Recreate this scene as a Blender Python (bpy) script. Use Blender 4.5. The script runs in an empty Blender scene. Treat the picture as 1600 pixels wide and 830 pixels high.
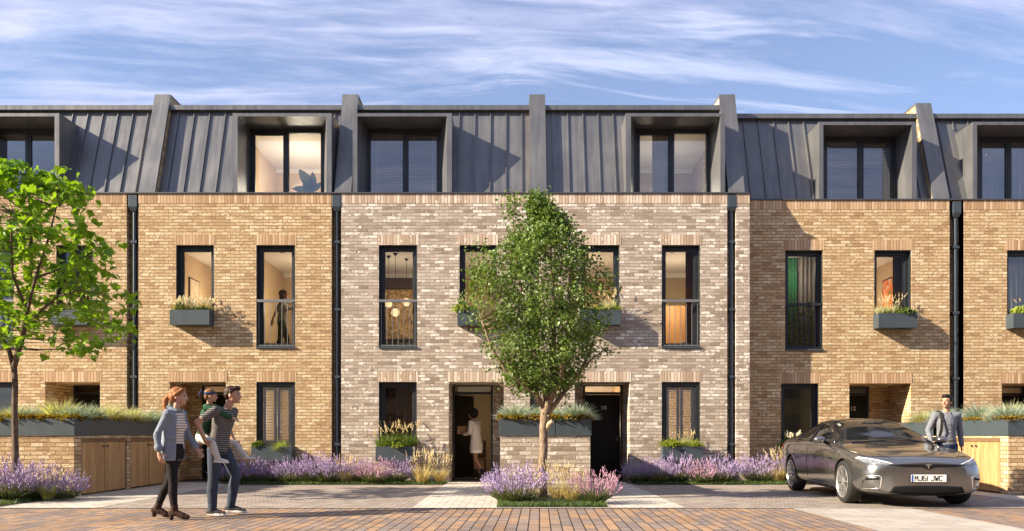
import bpy, bmesh, math, random
from mathutils import Vector, Matrix, noise as mnoise
from mathutils.bvhtree import BVHTree
R = math.radians
V = Vector
scene = bpy.context.scene
COL = scene.collection
rng = random.Random(7)

# ------------------------------------------------------------------ objects
def tag(o, label=None, cat=None, group=None, kind=None):
    if label: o['label'] = label
    if cat: o['category'] = cat
    if group: o['group'] = group
    if kind: o['kind'] = kind
    return o

def thing(name, label, cat, loc=(0, 0, 0), group=None):
    o = bpy.data.objects.new(name, None)
    o.empty_display_size = 0.2
    COL.objects.link(o)
    o.location = loc
    return tag(o, label, cat, group)

def root_loc(p):
    v = V((0, 0, 0))
    while p is not None:
        v += V(p.location)
        p = p.parent
    return v

def copy_tree(o, parent=None):
    c = o.copy()
    COL.objects.link(c)
    c.parent = parent
    for ch in list(o.children):
        copy_tree(ch, c)
    return c

class MB:
    """collects faces and links them as one mesh object"""
    def __init__(self):
        self.v = []; self.f = []; self.m = []
    def add(self, vs, fs, m=0):
        b = len(self.v)
        self.v += [tuple(p) for p in vs]
        self.f += [tuple(b + i for i in f) for f in fs]
        self.m += [m] * len(fs)
    def quad(self, a, b, c, d, m=0):
        self.add([a, b, c, d], [(0, 1, 2, 3)], m)
    def box(self, x0, x1, y0, y1, z0, z1, m=0):
        self.add([(x0, y0, z0), (x1, y0, z0), (x1, y1, z0), (x0, y1, z0),
                  (x0, y0, z1), (x1, y0, z1), (x1, y1, z1), (x0, y1, z1)],
                 [(0, 3, 2, 1), (4, 5, 6, 7), (0, 1, 5, 4), (1, 2, 6, 5), (2, 3, 7, 6), (3, 0, 4, 7)], m)
    def hexa(self, lo, hi, m=0):
        """lo, hi: four points each, counter-clockwise seen from above"""
        self.add(list(lo) + list(hi),
                 [(0, 3, 2, 1), (4, 5, 6, 7), (0, 1, 5, 4), (1, 2, 6, 5), (2, 3, 7, 6), (3, 0, 4, 7)], m)
    def tube(self, pts, rad, n=8, m=0, cap=True):
        pts = [V(p) for p in pts]
        if not hasattr(rad, '__len__'): rad = [rad] * len(pts)
        rings = []
        up = None
        for i, p in enumerate(pts):
            d = (pts[min(i + 1, len(pts) - 1)] - pts[max(i - 1, 0)])
            d = d.normalized() if d.length > 1e-9 else V((0, 0, 1))
            if up is None:
                up = V((0, 0, 1)) if abs(d.z) < .9 else V((1, 0, 0))
            a = d.cross(up)
            if a.length < 1e-6: a = d.cross(V((0, 1, 0)))
            a.normalize(); b = d.cross(a).normalized(); up = a.cross(d)
            rings.append([p + (a * math.cos(t) + b * math.sin(t)) * rad[i]
                          for t in [2 * math.pi * k / n for k in range(n)]])
        vs = [p for r in rings for p in r]
        fs = []
        for i in range(len(rings) - 1):
            for k in range(n):
                k2 = (k + 1) % n
                fs.append((i * n + k, i * n + k2, (i + 1) * n + k2, (i + 1) * n + k))
        if cap:
            fs.append(tuple(range(n - 1, -1, -1)))
            fs.append(tuple((len(rings) - 1) * n + k for k in range(n)))
        self.add(vs, fs, m)
    def etube(self, pts, radii, lat, n=16, m=0):
        """elliptic tube: radii = (along fwd, along lat) per point, lat = fixed lateral axis"""
        pts = [V(p) for p in pts]; lat = V(lat).normalized()
        vs = []; fs = []
        for i, p in enumerate(pts):
            d = (pts[min(i + 1, len(pts) - 1)] - pts[max(i - 1, 0)]).normalized()
            l = (lat - d * lat.dot(d)).normalized(); f = d.cross(l)
            rf, rl = radii[i]
            for k in range(n):
                t = 2 * math.pi * k / n
                vs.append(p + l * rl * math.cos(t) + f * rf * math.sin(t))
        for i in range(len(pts) - 1):
            for k in range(n):
                k2 = (k + 1) % n
                fs.append((i * n + k, i * n + k2, (i + 1) * n + k2, (i + 1) * n + k))
        fs.append(tuple(range(n - 1, -1, -1)))
        fs.append(tuple((len(pts) - 1) * n + k for k in range(n)))
        self.add(vs, fs, m)
    def ell(self, c, r, rot=None, nu=14, nv=9, m=0):
        c = V(c); vs = []; fs = []
        if not hasattr(r, '__len__'): r = (r, r, r)
        M = rot if rot is not None else Matrix.Identity(3)
        vs.append(c + M @ V((0, 0, -r[2])))
        for j in range(1, nv):
            ph = -math.pi / 2 + math.pi * j / nv
            for k in range(nu):
                t = 2 * math.pi * k / nu
                vs.append(c + M @ V((r[0] * math.cos(ph) * math.cos(t), r[1] * math.cos(ph) * math.sin(t), r[2] * math.sin(ph))))
        vs.append(c + M @ V((0, 0, r[2])))
        top = len(vs) - 1
        for k in range(nu):
            k2 = (k + 1) % nu
            fs.append((0, 1 + k2, 1 + k))
            fs.append((top, 1 + (nv - 2) * nu + k, 1 + (nv - 2) * nu + k2))
            for j in range(nv - 2):
                fs.append((1 + j * nu + k, 1 + j * nu + k2, 1 + (j + 1) * nu + k2, 1 + (j + 1) * nu + k))
        self.add(vs, fs, m)
    def cap(self, a, b, ra, rb, n=12, m=0):
        """tapered capsule"""
        a = V(a); b = V(b); d = b - a; L = d.length
        if L < 1e-6: self.ell(a, ra, m=m); return
        d /= L
        pts = []; rad = []
        for t in (-1, -.85, -.5, 0):
            pts.append(a + d * ra * t); rad.append(max(ra * math.sqrt(max(0, 1 - t * t)), ra * .05))
        for t in (0, .5, .85, 1):
            pts.append(b + d * rb * t); rad.append(max(rb * math.sqrt(max(0, 1 - t * t)), rb * .05))
        # the two t=0 points join the cylinder
        up = V((0, 0, 1)) if abs(d.z) < .9 else V((1, 0, 0))
        ax = d.cross(up).normalized(); bx = d.cross(ax).normalized()
        vs = []; fs = []
        for p, r in zip(pts, rad):
            for k in range(n):
                t = 2 * math.pi * k / n
                vs.append(p + (ax * math.cos(t) + bx * math.sin(t)) * r)
        for i in range(len(pts) - 1):
            for k in range(n):
                k2 = (k + 1) % n
                fs.append((i * n + k, i * n + k2, (i + 1) * n + k2, (i + 1) * n + k))
        fs.append(tuple(range(n - 1, -1, -1))); fs.append(tuple((len(pts) - 1) * n + k for k in range(n)))
        self.add(vs, fs, m)
    def mesh(self, name, mats, off=(0, 0, 0), smooth=False):
        me = bpy.data.meshes.new(name)
        ox, oy, oz = off
        me.from_pydata([(x - ox, y - oy, z - oz) for x, y, z in self.v], [], self.f)
        if not isinstance(mats, (list, tuple)): mats = [mats]
        for mt in mats: me.materials.append(mt)
        me.polygons.foreach_set('material_index', self.m)
        if smooth: me.polygons.foreach_set('use_smooth', [True] * len(self.f))
        me.update()
        return me
    def build(self, name, mats, parent=None, smooth=False, bevel=0, fix=True):
        off = root_loc(parent)
        me = self.mesh(name, mats, off, smooth)
        o = bpy.data.objects.new(name, me)
        COL.objects.link(o)
        o.parent = parent
        if fix:
            bm = bmesh.new(); bm.from_mesh(me)
            bmesh.ops.recalc_face_normals(bm, faces=bm.faces)
            bm.to_mesh(me); bm.free()
        if bevel:
            md = o.modifiers.new('bevel', 'BEVEL'); md.width = bevel; md.segments = 2; md.limit_method = 'ANGLE'
        return o

def bake(o, name=None):
    """replace o's mesh with its evaluated result and drop the modifiers"""
    dg = bpy.context.evaluated_depsgraph_get()
    dg.update()
    me = bpy.data.meshes.new_from_object(o.evaluated_get(dg))
    o.modifiers.clear()
    old = o.data; o.data = me
    me.name = name or o.name
    bpy.data.meshes.remove(old)
    return o

# ------------------------------------------------------------------ nodes
class NT:
    def __init__(self, tree):
        self.t = tree
    def n(self, typ, props=None, **inp):
        nd = self.t.nodes.new(typ)
        for k, v in (props or {}).items(): setattr(nd, k, v)
        for k, v in inp.items():
            key = int(k[1:]) if k[0] == 'i' and k[1:].isdigit() else k.replace('_', ' ')
            s = nd.inputs[key]
            self.set(s, v)
        return nd
    def set(self, s, v):
        if isinstance(v, bpy.types.NodeSocket): self.t.links.new(v, s)
        else:
            if s.type == 'RGBA' and hasattr(v, '__len__') and len(v) == 3: v = (*v, 1)
            s.default_value = v
    def math(self, op, a, b=None, c=None, clamp=False):
        nd = self.t.nodes.new('ShaderNodeMath'); nd.operation = op; nd.use_clamp = clamp
        for i, x in enumerate((a, b, c)):
            if x is not None: self.set(nd.inputs[i], x)
        return nd.outputs[0]
    def mix(self, fac, a, b, mode='MIX'):
        nd = self.t.nodes.new('ShaderNodeMix'); nd.data_type = 'RGBA'; nd.blend_type = mode
        self.set(nd.inputs[0], fac); self.set(nd.inputs[6], a); self.set(nd.inputs[7], b)
        return nd.outputs[2]
    def ramp(self, fac, stops, interp='LINEAR'):
        nd = self.t.nodes.new('ShaderNodeValToRGB'); cr = nd.color_ramp; cr.interpolation = interp
        while len(cr.elements) < len(stops): cr.elements.new(.5)
        for e, (p, c) in zip(cr.elements, stops):
            e.position = p; e.color = (*c, 1) if len(c) == 3 else c
        self.set(nd.inputs[0], fac)
        return nd.outputs[0]
    def maprange(self, v, a, b, c=0., d=1., smooth=True):
        nd = self.t.nodes.new('ShaderNodeMapRange'); nd.interpolation_type = 'SMOOTHSTEP' if smooth else 'LINEAR'
        for i, x in enumerate((v, a, b, c, d)): self.set(nd.inputs[i], x)
        return nd.outputs[0]
    def noise(self, vec, scale, detail=3, rough=.55, dist=0.):
        nd = self.t.nodes.new('ShaderNodeTexNoise')
        if vec is not None: self.set(nd.inputs['Vector'], vec)
        nd.inputs['Scale'].default_value = scale; nd.inputs['Detail'].default_value = detail
        nd.inputs['Roughness'].default_value = rough; nd.inputs['Distortion'].default_value = dist
        return nd
    def xyz(self, x, y, z=0.):
        nd = self.t.nodes.new('ShaderNodeCombineXYZ')
        for i, q in enumerate((x, y, z)): self.set(nd.inputs[i], q)
        return nd.outputs[0]
    def sep(self, v):
        nd = self.t.nodes.new('ShaderNodeSeparateXYZ'); self.set(nd.inputs[0], v)
        return nd.outputs
    def pos(self):
        return self.t.nodes.new('ShaderNodeNewGeometry').outputs['Position']
    def obj(self):
        return self.t.nodes.new('ShaderNodeTexCoord').outputs['Object']
    def bump(self, h, strength=.5, dist=.01):
        nd = self.t.nodes.new('ShaderNodeBump'); self.set(nd.inputs['Height'], h)
        nd.inputs['Strength'].default_value = strength; nd.inputs['Distance'].default_value = dist
        return nd.outputs[0]

def new_mat(name):
    m = bpy.data.materials.new(name); m.use_nodes = True
    m.node_tree.nodes.clear()
    t = NT(m.node_tree)
    out = t.n('ShaderNodeOutputMaterial')
    return m, t, out

def principled(t, out, **kw):
    b = t.n('ShaderNodeBsdfPrincipled', None, **kw)
    t.t.links.new(b.outputs[0], out.inputs['Surface'])
    return b

def simple(name, col, rough=.6, metal=0., var=.15, scale=6., bump=0., spec=.5, coat=0.):
    """a plain coat of paint, cloth or metal with a little unevenness"""
    m, t, out = new_mat(name)
    p = t.obj()
    nz = t.noise(p, scale, 4)
    c = t.mix(nz.outputs[0], tuple(x * (1 - var) for x in col), tuple(min(1, x * (1 + var)) for x in col))
    kw = dict(Base_Color=c, Roughness=t.maprange(nz.outputs[0], .3, .7, max(.02, rough - .06), min(1, rough + .06)), Metallic=metal)
    b = principled(t, out, **kw)
    b.inputs['Specular IOR Level'].default_value = spec
    if coat:
        b.inputs['Coat Weight'].default_value = coat; b.inputs['Coat Roughness'].default_value = .03
    if bump:
        t.set(b.inputs['Normal'], t.bump(t.noise(p, scale * 6, 3).outputs[0], bump, .01))
    return m

def brick_mat(name, stops, mortar, w=.225, h=.075, gap=.011, mode='wall', speck=.35, white=None, bumpd=.012, bond=.5, blots=9,
              rot=0., wob=.006, rough=.9, patch=.12, streak=None, lump=(14., 34.), lumpk=.36):
    m, t, out = new_mat(name)
    P = t.pos(); x, y, z = t.sep(P)
    if mode == 'wall': u, v = t.math('ADD', x, y), z
    elif mode == 'soldier': u, v = z, t.math('ADD', x, y)
    else:
        c, s = math.cos(rot), math.sin(rot)
        u = t.math('ADD', t.math('MULTIPLY', x, c), t.math('MULTIPLY', y, s))
        v = t.math('ADD', t.math('MULTIPLY', x, -s), t.math('MULTIPLY', y, c))
        if mode == 'ground_long': u, v = v, u
    nz = t.noise(P, 14, 3); nz2 = t.noise(P, 17, 3)
    ud = t.math('ADD', u, t.math('MULTIPLY', t.math('SUBTRACT', nz.outputs[0], .5), wob * 2))
    vd = t.math('ADD', v, t.math('MULTIPLY', t.math('SUBTRACT', nz2.outputs[0], .5), wob * 2))
    vr = t.math('DIVIDE', vd, h); row = t.math('FLOOR', vr)
    if bond == 'random':
        off = t.n('ShaderNodeTexWhiteNoise', {'noise_dimensions': '1D'}, W=row).outputs[0]
    else:
        off = t.math('MULTIPLY', t.math('FLOORED_MODULO', row, 2.), bond)
    ur = t.math('ADD', t.math('DIVIDE', ud, w), off); cell = t.math('FLOOR', ur)
    fu = t.math('MULTIPLY', t.math('FRACT', ur), w); fv = t.math('MULTIPLY', t.math('FRACT', vr), h)
    du = t.math('MINIMUM', fu, t.math('SUBTRACT', w, fu)); dv = t.math('MINIMUM', fv, t.math('SUBTRACT', h, fv))
    d = t.math('MINIMUM', du, dv)
    mask = t.maprange(d, gap * .25, gap * .8)
    wn = t.n('ShaderNodeTexWhiteNoise', {'noise_dimensions': '2D'}, Vector=t.xyz(cell, row))
    col = t.ramp(wn.outputs[0], stops)
    big = t.noise(P, .9, 3); fine = t.noise(P, 55, 4, .7); mid = t.noise(t.xyz(t.math('MULTIPLY', u, lump[0]), t.math('MULTIPLY', v, lump[1]), t.math('ADD', t.math('MULTIPLY', row, 1.7), cell)), 1., 3, .6)
    k = t.math('ADD', 1 - speck / 2, t.math('MULTIPLY', fine.outputs[0], speck))
    k = t.math('MULTIPLY', k, t.math('ADD', 1 - patch / 2, t.math('MULTIPLY', big.outputs[0], patch)))
    k2 = t.math('ADD', 1 - lumpk / 2, t.math('MULTIPLY', mid.outputs[0], lumpk))
    k = t.math('MULTIPLY', k, k2)
    col = t.mix(1., col, t.n('ShaderNodeCombineColor', None, i0=k, i1=k, i2=k).outputs[0], 'MULTIPLY')
    if white:      # lime bloom: some bricks are washed pale
        wcol, share = white
        wn2 = t.n('ShaderNodeTexWhiteNoise', {'noise_dimensions': '2D'}, Vector=t.xyz(t.math('ADD', cell, 37.3), row))
        blot = t.noise(P, blots, 4, .65)
        wm = t.math('ADD', t.math('MULTIPLY', blot.outputs[0], 1.1), t.math('MULTIPLY', wn2.outputs[0], .62))
        # pale bricks come in loose drifts across the wall
        wm = t.math('ADD', wm, t.math('MULTIPLY', t.noise(P, 1.3, 2).outputs[0], .35))
        wm = t.maprange(wm, 1.42 - share, 1.52 - share)
        col = t.mix(wm, col, wcol)
    if streak:     # colour bands that run across each paver
        scol, sc, lo, hi = streak
        sx = t.noise(t.xyz(t.math('ADD', t.math('MULTIPLY', u, 1.), t.math('MULTIPLY', row, 7.31)), t.math('MULTIPLY', cell, 3.7), row), sc, 3, .6)
        col = t.mix(t.maprange(sx.outputs[0], lo, hi), col, scol)
        col = t.mix(1., col, t.n('ShaderNodeCombineColor', None, i0=k, i1=k, i2=k).outputs[0], 'MULTIPLY')
    col = t.mix(mask, t.mix(fine.outputs[0], tuple(q * .75 for q in mortar), mortar), col)
    hgt = t.math('ADD', t.math('MULTIPLY', mask, .8), t.math('ADD', t.math('MULTIPLY', mid.outputs[0], .55), t.math('ADD', t.math('MULTIPLY', fine.outputs[0], .35), t.math('MULTIPLY', wn.outputs[0], .25))))
    b = principled(t, out, Base_Color=col, Roughness=rough)
    b.inputs['Specular IOR Level'].default_value = .25
    t.set(b.inputs['Normal'], t.bump(hgt, .9, bumpd))
    return m

def leaf_mat(name, c1, c2, trans=.35, scale=2., rough=.5):
    """foliage: colour varies leaf clump by leaf clump, light passes through"""
    m, t, out = new_mat(name)
    P = t.pos()
    a = t.noise(P, scale, 2); b = t.noise(P, scale * 9, 2)
    f = t.math('ADD', t.math('MULTIPLY', a.outputs[0], .5), t.math('MULTIPLY', b.outputs[0], .5))
    col = t.mix(t.maprange(f, .35, .65), c1, c2)
    p = t.n('ShaderNodeBsdfPrincipled', None, Base_Color=col, Roughness=rough)
    p.inputs['Specular IOR Level'].default_value = .35
    tr = t.n('ShaderNodeBsdfTranslucent', None, Color=t.mix(1., col, (1.35, 1.3, .5), 'MULTIPLY'))
    mx = t.n('ShaderNodeMixShader', None, i0=trans, i1=p.outputs[0], i2=tr.outputs[0])
    t.t.links.new(mx.outputs[0], out.inputs['Surface'])
    return m

def glass_mat(name, tint=(.96, .97, .98), ior=1.5, extra=0.):
    m, t, out = new_mat(name)
    tr = t.n('ShaderNodeBsdfTransparent', None, Color=tint)
    gl = t.n('ShaderNodeBsdfGlossy', None, Color=(1, 1, 1), Roughness=.015)
    nz = t.noise(t.pos(), .8, 1)
    t.set(gl.inputs['Normal'], t.bump(nz.outputs[0], .05, .02))
    fr = t.n('ShaderNodeFresnel', None, IOR=ior)
    f = t.math('ADD', t.math('MULTIPLY', fr.outputs[0], 1.05), extra, clamp=True)
    mx = t.n('ShaderNodeMixShader', None, i0=f, i1=tr.outputs[0], i2=gl.outputs[0])
    t.t.links.new(mx.outputs[0], out.inputs['Surface'])
    return m

def emit_mat(name, col, s):
    m, t, out = new_mat(name)
    e = t.n('ShaderNodeEmission', None, Color=col, Strength=s)
    t.t.links.new(e.outputs[0], out.inputs['Surface'])
    return m

def wood_mat(name, c1, c2, along='z'):
    m, t, out = new_mat(name)
    x, y, z = t.sep(t.pos())
    if along == 'z': vec = t.xyz(t.math('MULTIPLY', x, 30.), t.math('MULTIPLY', y, 30.), t.math('MULTIPLY', z, 1.6))
    else: vec = t.xyz(t.math('MULTIPLY', x, 1.6), t.math('MULTIPLY', y, 30.), t.math('MULTIPLY', z, 30.))
    nz = t.noise(vec, 1., 5, .6, .8); n2 = t.noise(vec, .23, 2)
    f = t.math('ADD', t.math('MULTIPLY', nz.outputs[0], .7), t.math('MULTIPLY', n2.outputs[0], .3))
    col = t.mix(t.maprange(f, .3, .7), c1, c2)
    b = principled(t, out, Base_Color=col, Roughness=.55)
    t.set(b.inputs['Normal'], t.bump(nz.outputs[0], .25, .004))
    return m

# ------------------------------------------------------------------ materials
BUFF_STOPS = [(0, (.38, .24, .128)), (.15, (.475, .315, .17)), (.45, (.55, .385, .213)), (.75, (.595, .435, .255)), (1, (.645, .50, .315))]
GREY_STOPS = [(0, (.275, .215, .165)), (.2, (.365, .295, .235)), (.5, (.45, .37, .298)), (.8, (.51, .43, .355)), (1, (.585, .515, .435))]
M = {}
M['buff'] = brick_mat('buff_stock_brick', BUFF_STOPS, (.38, .265, .15), blots=20, white=((.75, .61, .40), .18), wob=.012, bumpd=.026, speck=.6, lumpk=1.05)
M['buff_soldier'] = brick_mat('buff_soldier_brick', [(0, (.38, .235, .13)), (.5, (.52, .345, .205)), (1, (.65, .475, .31))], (.36, .25, .16), mode='soldier', w=9.7, h=.0755, bond=0., gap=.012)
M['grey'] = brick_mat('pale_grey_brick', GREY_STOPS, (.36, .30, .24), blots=13, white=((.77, .71, .635), .205), lumpk=.75, wob=.007, bumpd=.015)
M['grey_soldier'] = brick_mat('pale_grey_soldier_brick', [(0, (.40, .29, .21)), (.5, (.55, .43, .33)), (1, (.72, .62, .51))], (.37, .29, .22), mode='soldier', w=9.7, h=.0755, bond=0., gap=.012, white=((.70, .63, .54), .08))
def zinc_mat():
    m, t, out = new_mat('zinc_cladding')
    P = t.pos(); x, y, z = t.sep(P)
    st = t.noise(t.xyz(t.math('MULTIPLY', x, 9.), t.math('MULTIPLY', y, 2.), t.math('MULTIPLY', z, .55)), 1., 5, .6, .3)   # rain streaks
    bl = t.noise(P, 1.3, 3); f = t.math('ADD', t.math('MULTIPLY', st.outputs[0], .6), t.math('MULTIPLY', bl.outputs[0], .4))
    b = principled(t, out, Base_Color=t.mix(t.maprange(f, .3, .7), (.122, .126, .135), (.188, .190, .197)), Roughness=t.maprange(f, .3, .7, .36, .5), Metallic=.4)
    t.set(b.inputs['Normal'], t.bump(t.noise(t.xyz(t.math('MULTIPLY', x, 2.5), y, t.math('MULTIPLY', z, 1.4)), 1., 2).outputs[0], .25, .02))
    return m
M['zinc'] = zinc_mat()
M['zinc_dark'] = simple('zinc_dark_trim', (.075, .074, .078), .5, .3, .1, 2.)
M['frame'] = simple('anthracite_window_frame', (.018, .022, .027), .42, .0, .1, 4.)
M['frame_blue'] = simple('slate_blue_metal', (.048, .066, .078), .5, .0, .12, 3.)
M['pipe'] = simple('slate_grey_downpipe', (.055, .074, .088), .4, .2, .1, 3.)
M['rail'] = simple('grey_railing_metal', (.22, .22, .225), .4, .4, .08, 5.)
M['rail_dark'] = simple('dark_railing_metal', (.03, .033, .037), .4, .2, .08, 5.)
M['door'] = simple('black_door_paint', (.006, .006, .007), .5, 0., .1, 3., spec=.2)
M['steel'] = simple('brushed_steel', (.6, .58, .54), .28, .9, .05, 5.)
M['numeral'] = simple('pale_metal_numerals', (.72, .68, .60), .4, .2, .05, 5.)
M['soil'] = simple('dark_soil', (.035, .025, .018), .95, 0, .4, 12., .6)
M['oak'] = wood_mat('oak_door_boards', (.31, .165, .06), (.58, .365, .17))
M['oak_edge'] = wood_mat('oak_edging', (.16, .09, .045), (.24, .14, .07))
M['glass'] = glass_mat('window_glass')
M['glass_up'] = glass_mat('dormer_glass', (.93, .95, .98), 1.5, .055)
M['shutter'] = simple('pale_grey_shutter_paint', (.84, .82, .80), .5, 0, .03, 4.)
M['blind'] = simple('grey_slat_blind', (.70, .66, .66), .5, 0, .06, 4.)
M['white'] = simple('white_ceiling_paint', (.78, .75, .70), .8, 0, .03, 2.)
M['cream'] = simple('cream_wall_paint', (.56, .43, .28), .8, 0, .05, 1.)
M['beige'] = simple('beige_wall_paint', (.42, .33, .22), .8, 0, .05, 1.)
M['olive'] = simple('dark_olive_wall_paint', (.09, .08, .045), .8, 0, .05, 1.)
M['brown_wall'] = simple('dark_brown_wall_panel', (.10, .055, .032), .6, 0, .2, 3.)
M['floor_wood'] = wood_mat('oak_floor_boards', (.20, .11, .055), (.30, .18, .09), 'x')
M['orange_wood'] = wood_mat('orange_timber_headboard', (.42, .20, .06), (.56, .30, .10))
# ------------------------------------------------------------------ camera, light, sky
CAMZ = 1.10; D0 = 18.86; F = 1244.4; VX = 803.; HY = 681.
cam = bpy.data.cameras.new('camera'); camo = bpy.data.objects.new('camera', cam); COL.objects.link(camo)
camo.location = (0, 0, CAMZ); camo.rotation_euler = (R(90), 0, 0)
cam.sensor_width = 36; cam.lens = 28.0; cam.shift_x = -(VX - 800) / 1600; cam.shift_y = (HY - 415) / 1600
cam.clip_start = .1; cam.clip_end = 3000
scene.camera = camo

SUNV = V((3.2, 1.0, -1.72)).normalized()
sun = bpy.data.lights.new('sun', 'SUN'); suno = bpy.data.objects.new('sun', sun); COL.objects.link(suno)
sun.energy = 5.0; sun.angle = R(.6); sun.color = (1.0, .85, .64)
suno.rotation_euler = SUNV.to_track_quat('-Z', 'Y').to_euler(); suno.location = (-30, -10, 20)

w = bpy.data.worlds.new('World'); scene.world = w; w.use_nodes = True
w.node_tree.nodes.clear(); t = NT(w.node_tree)
sky = t.n('ShaderNodeTexSky', {'sky_type': 'NISHITA', 'sun_disc': False})
sky.sun_elevation = math.asin(-SUNV.z); sky.sun_rotation = math.atan2(-SUNV.x, -SUNV.y)
sky.air_density = 1.1; sky.dust_density = .6; sky.ozone_density = 2.5
dirv = t.n('ShaderNodeTexCoord').outputs['Generated']
dx, dy, dz = t.sep(dirv)
den = t.math('ADD', t.math('MAXIMUM', dz, 0.), .10)
px = t.math('DIVIDE', dx, den); py = t.math('DIVIDE', dy, den)
# wisps: a stretched, warped noise on a flat cloud layer, slightly tilted
cs, sn = math.cos(R(5)), math.sin(R(5))
wx = t.math('ADD', t.math('MULTIPLY', px, cs), t.math('MULTIPLY', py, sn))
wy = t.math('ADD', t.math('MULTIPLY', px, -sn), t.math('MULTIPLY', py, cs))
warp = t.noise(t.xyz(wx, wy), .8, 3)
wxx = t.math('ADD', wx, t.math('MULTIPLY', warp.outputs[0], .5))
wyy = t.math('ADD', wy, t.math('MULTIPLY', warp.outputs[0], .22))
n1 = t.noise(t.xyz(t.math('MULTIPLY', wxx, .9), t.math('MULTIPLY', wyy, 5.2), 3.3), 1.15, 8, .6, .45)
n2 = t.noise(t.xyz(t.math('MULTIPLY', wxx, .8), t.math('MULTIPLY', wyy, 2.6), 9.1), .9, 6, .6, .3)
n3 = t.noise(t.xyz(t.math('MULTIPLY', wxx, 5.), t.math('MULTIPLY', wyy, 17.), 5.5), 1., 6, .62, .4)
c1 = t.maprange(n1.outputs[0], .44, .70)
c2 = t.maprange(n2.outputs[0], .33, .62)
cl = t.math('ADD', t.math('MULTIPLY', c1, .72), t.math('MULTIPLY', c2, t.maprange(n3.outputs[0], .3, .7, .34, .74)), clamp=True)
cl = t.math('MAXIMUM', cl, .16)
skyc = t.mix(1., sky.outputs[0], (1.05, 1.10, 1.28), 'MULTIPLY')
ccol = t.mix(c2, (6.6, 7.0, 8.8), (4.6, 4.9, 6.9))
mixed = t.mix(cl, skyc, ccol)
bg = t.n('ShaderNodeBackground', None, Color=mixed, Strength=.057)
wo = t.n('ShaderNodeOutputWorld'); w.node_tree.links.new(bg.outputs[0], wo.inputs[0])

scene.view_settings.view_transform = 'Standard'; scene.view_settings.look = 'None'
scene.view_settings.exposure = 1.42; scene.view_settings.gamma = 1
scene.cycles.max_bounces = 8; scene.cycles.diffuse_bounces = 4; scene.cycles.glossy_bounces = 4
scene.cycles.transparent_max_bounces = 16; scene.cycles.caustics_reflective = False; scene.cycles.caustics_refractive = False
scene.cycles.sample_clamp_indirect = 6; scene.cycles.use_denoising = True

# ------------------------------------------------------------------ ground
M['ground'] = simple('grey_tarmac', (.07, .068, .065), .9, 0, .2, 1., .4)
RROT = R(1.85)
M['road'] = brick_mat('long_clay_road_pavers', [(0, (.31, .195, .12)), (.3, (.36, .23, .14)), (.55, (.275, .20, .155)), (.75, (.225, .182, .165)), (1, (.33, .215, .135))],
                      (.030, .024, .020), w=.62, h=.135, gap=.013, mode='ground_long', bond='random', rot=-RROT, wob=.0015, rough=.75, speck=.35, patch=.5,
                      streak=((.19, .155, .145), 3.2, .50, .60), bumpd=.006)
M['drive'] = brick_mat('grey_block_paving', [(0, (.25, .21, .18)), (.5, (.32, .275, .24)), (1, (.39, .34, .30))], (.11, .09, .075), w=.205, h=.105, gap=.012, mode='ground', wob=.002, rough=.85, patch=.45, bumpd=.006)
M['path'] = brick_mat('pale_block_paving', [(0, (.44, .40, .35)), (.5, (.52, .48, .425)), (1, (.60, .56, .505))], (.24, .21, .18), w=.245, h=.16, gap=.012, mode='ground', wob=.002, rough=.85, patch=.45, bumpd=.006)
M['crossing'] = brick_mat('pale_concrete_slabs', [(0, (.36, .325, .285)), (.5, (.41, .375, .33)), (1, (.45, .415, .37))], (.25, .22, .19), w=.45, h=.3, gap=.010, mode='ground', wob=.002, rough=.85, patch=.4, bumpd=.004, rot=-RROT)
M['channel'] = simple('dark_drain_channel', (.06, .055, .05), .7, 0, .2, 5.)
M['lawn_soil'] = simple('mossy_soil', (.045, .055, .022), .95, 0, .5, 9., .6)

def sheet(name, x0, x1, y0, y1, z, mat, thick=.0):
    b = MB()
    b.quad((x0, y0, z), (x1, y0, z), (x1, y1, z), (x0, y1, z))
    return tag(b.build(name, mat), kind='structure')
sheet('ground', -400, 400, -400, 900, -.012, M['ground'])
sheet('road', -40, 40, -9, 12.02, 0.0, M['road'])
sheet('driveway', -40, 40, 12.11, 18.9, 0.0, M['drive'])
sheet('drain_channel', -40, 40, 12.02, 12.11, -.006, M['channel'])
sheet('road_crossing', 4.2, 6.0, -9, 12.02, .004, M['crossing'])
sheet('path', -1.55, 2.62, 12.115, 18.86, .004, M['path'])
tag(bpy.data.objects['path'], kind='structure')
sheet('path', -7.95, -6.35, 12.115, 18.86, .004, M['path'])
sheet('path', 8.6, 9.3, 12.115, 19.38, .004, M['path'])
sheet('path', -11.3, -9.5, 16., 18.86, .004, M['path'])

def bed(x0, x1, y0, y1):
    b = MB()
    nx = max(2, int((x1 - x0) / .15)); ny = max(2, int((y1 - y0) / .15))
    g = [[V((x0 + (x1 - x0) * i / nx, y0 + (y1 - y0) * j / ny,
             .010 + (.045 * min(1, min(i, nx - i) / 2., min(j, ny - j) / 2.)) + .012 * mnoise.noise(V((x0 + i * .31, y0 + j * .37, 0))) * (0 < i < nx and 0 < j < ny)))
          for i in range(nx + 1)] for j in range(ny + 1)]
    for j in range(ny):
        for i in range(nx):
            b.quad(g[j][i], g[j][i + 1], g[j + 1][i + 1], g[j + 1][i])
    return tag(b.build('planting_bed', M['lawn_soil']), kind='structure')
BEDS = [(-6.35, -4.3, 17.8, 18.84), (-4.3, -1.56, 17.8, 18.84), (2.75, 5.55, 17.8, 18.84), (5.56, 8.1, 17.9, 19.36),
        (-.27, 1.45, 12.2, 14.28), (-11.4, -7.95, 12.25, 14.28)]
for b_ in BEDS: bed(*b_)
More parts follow.
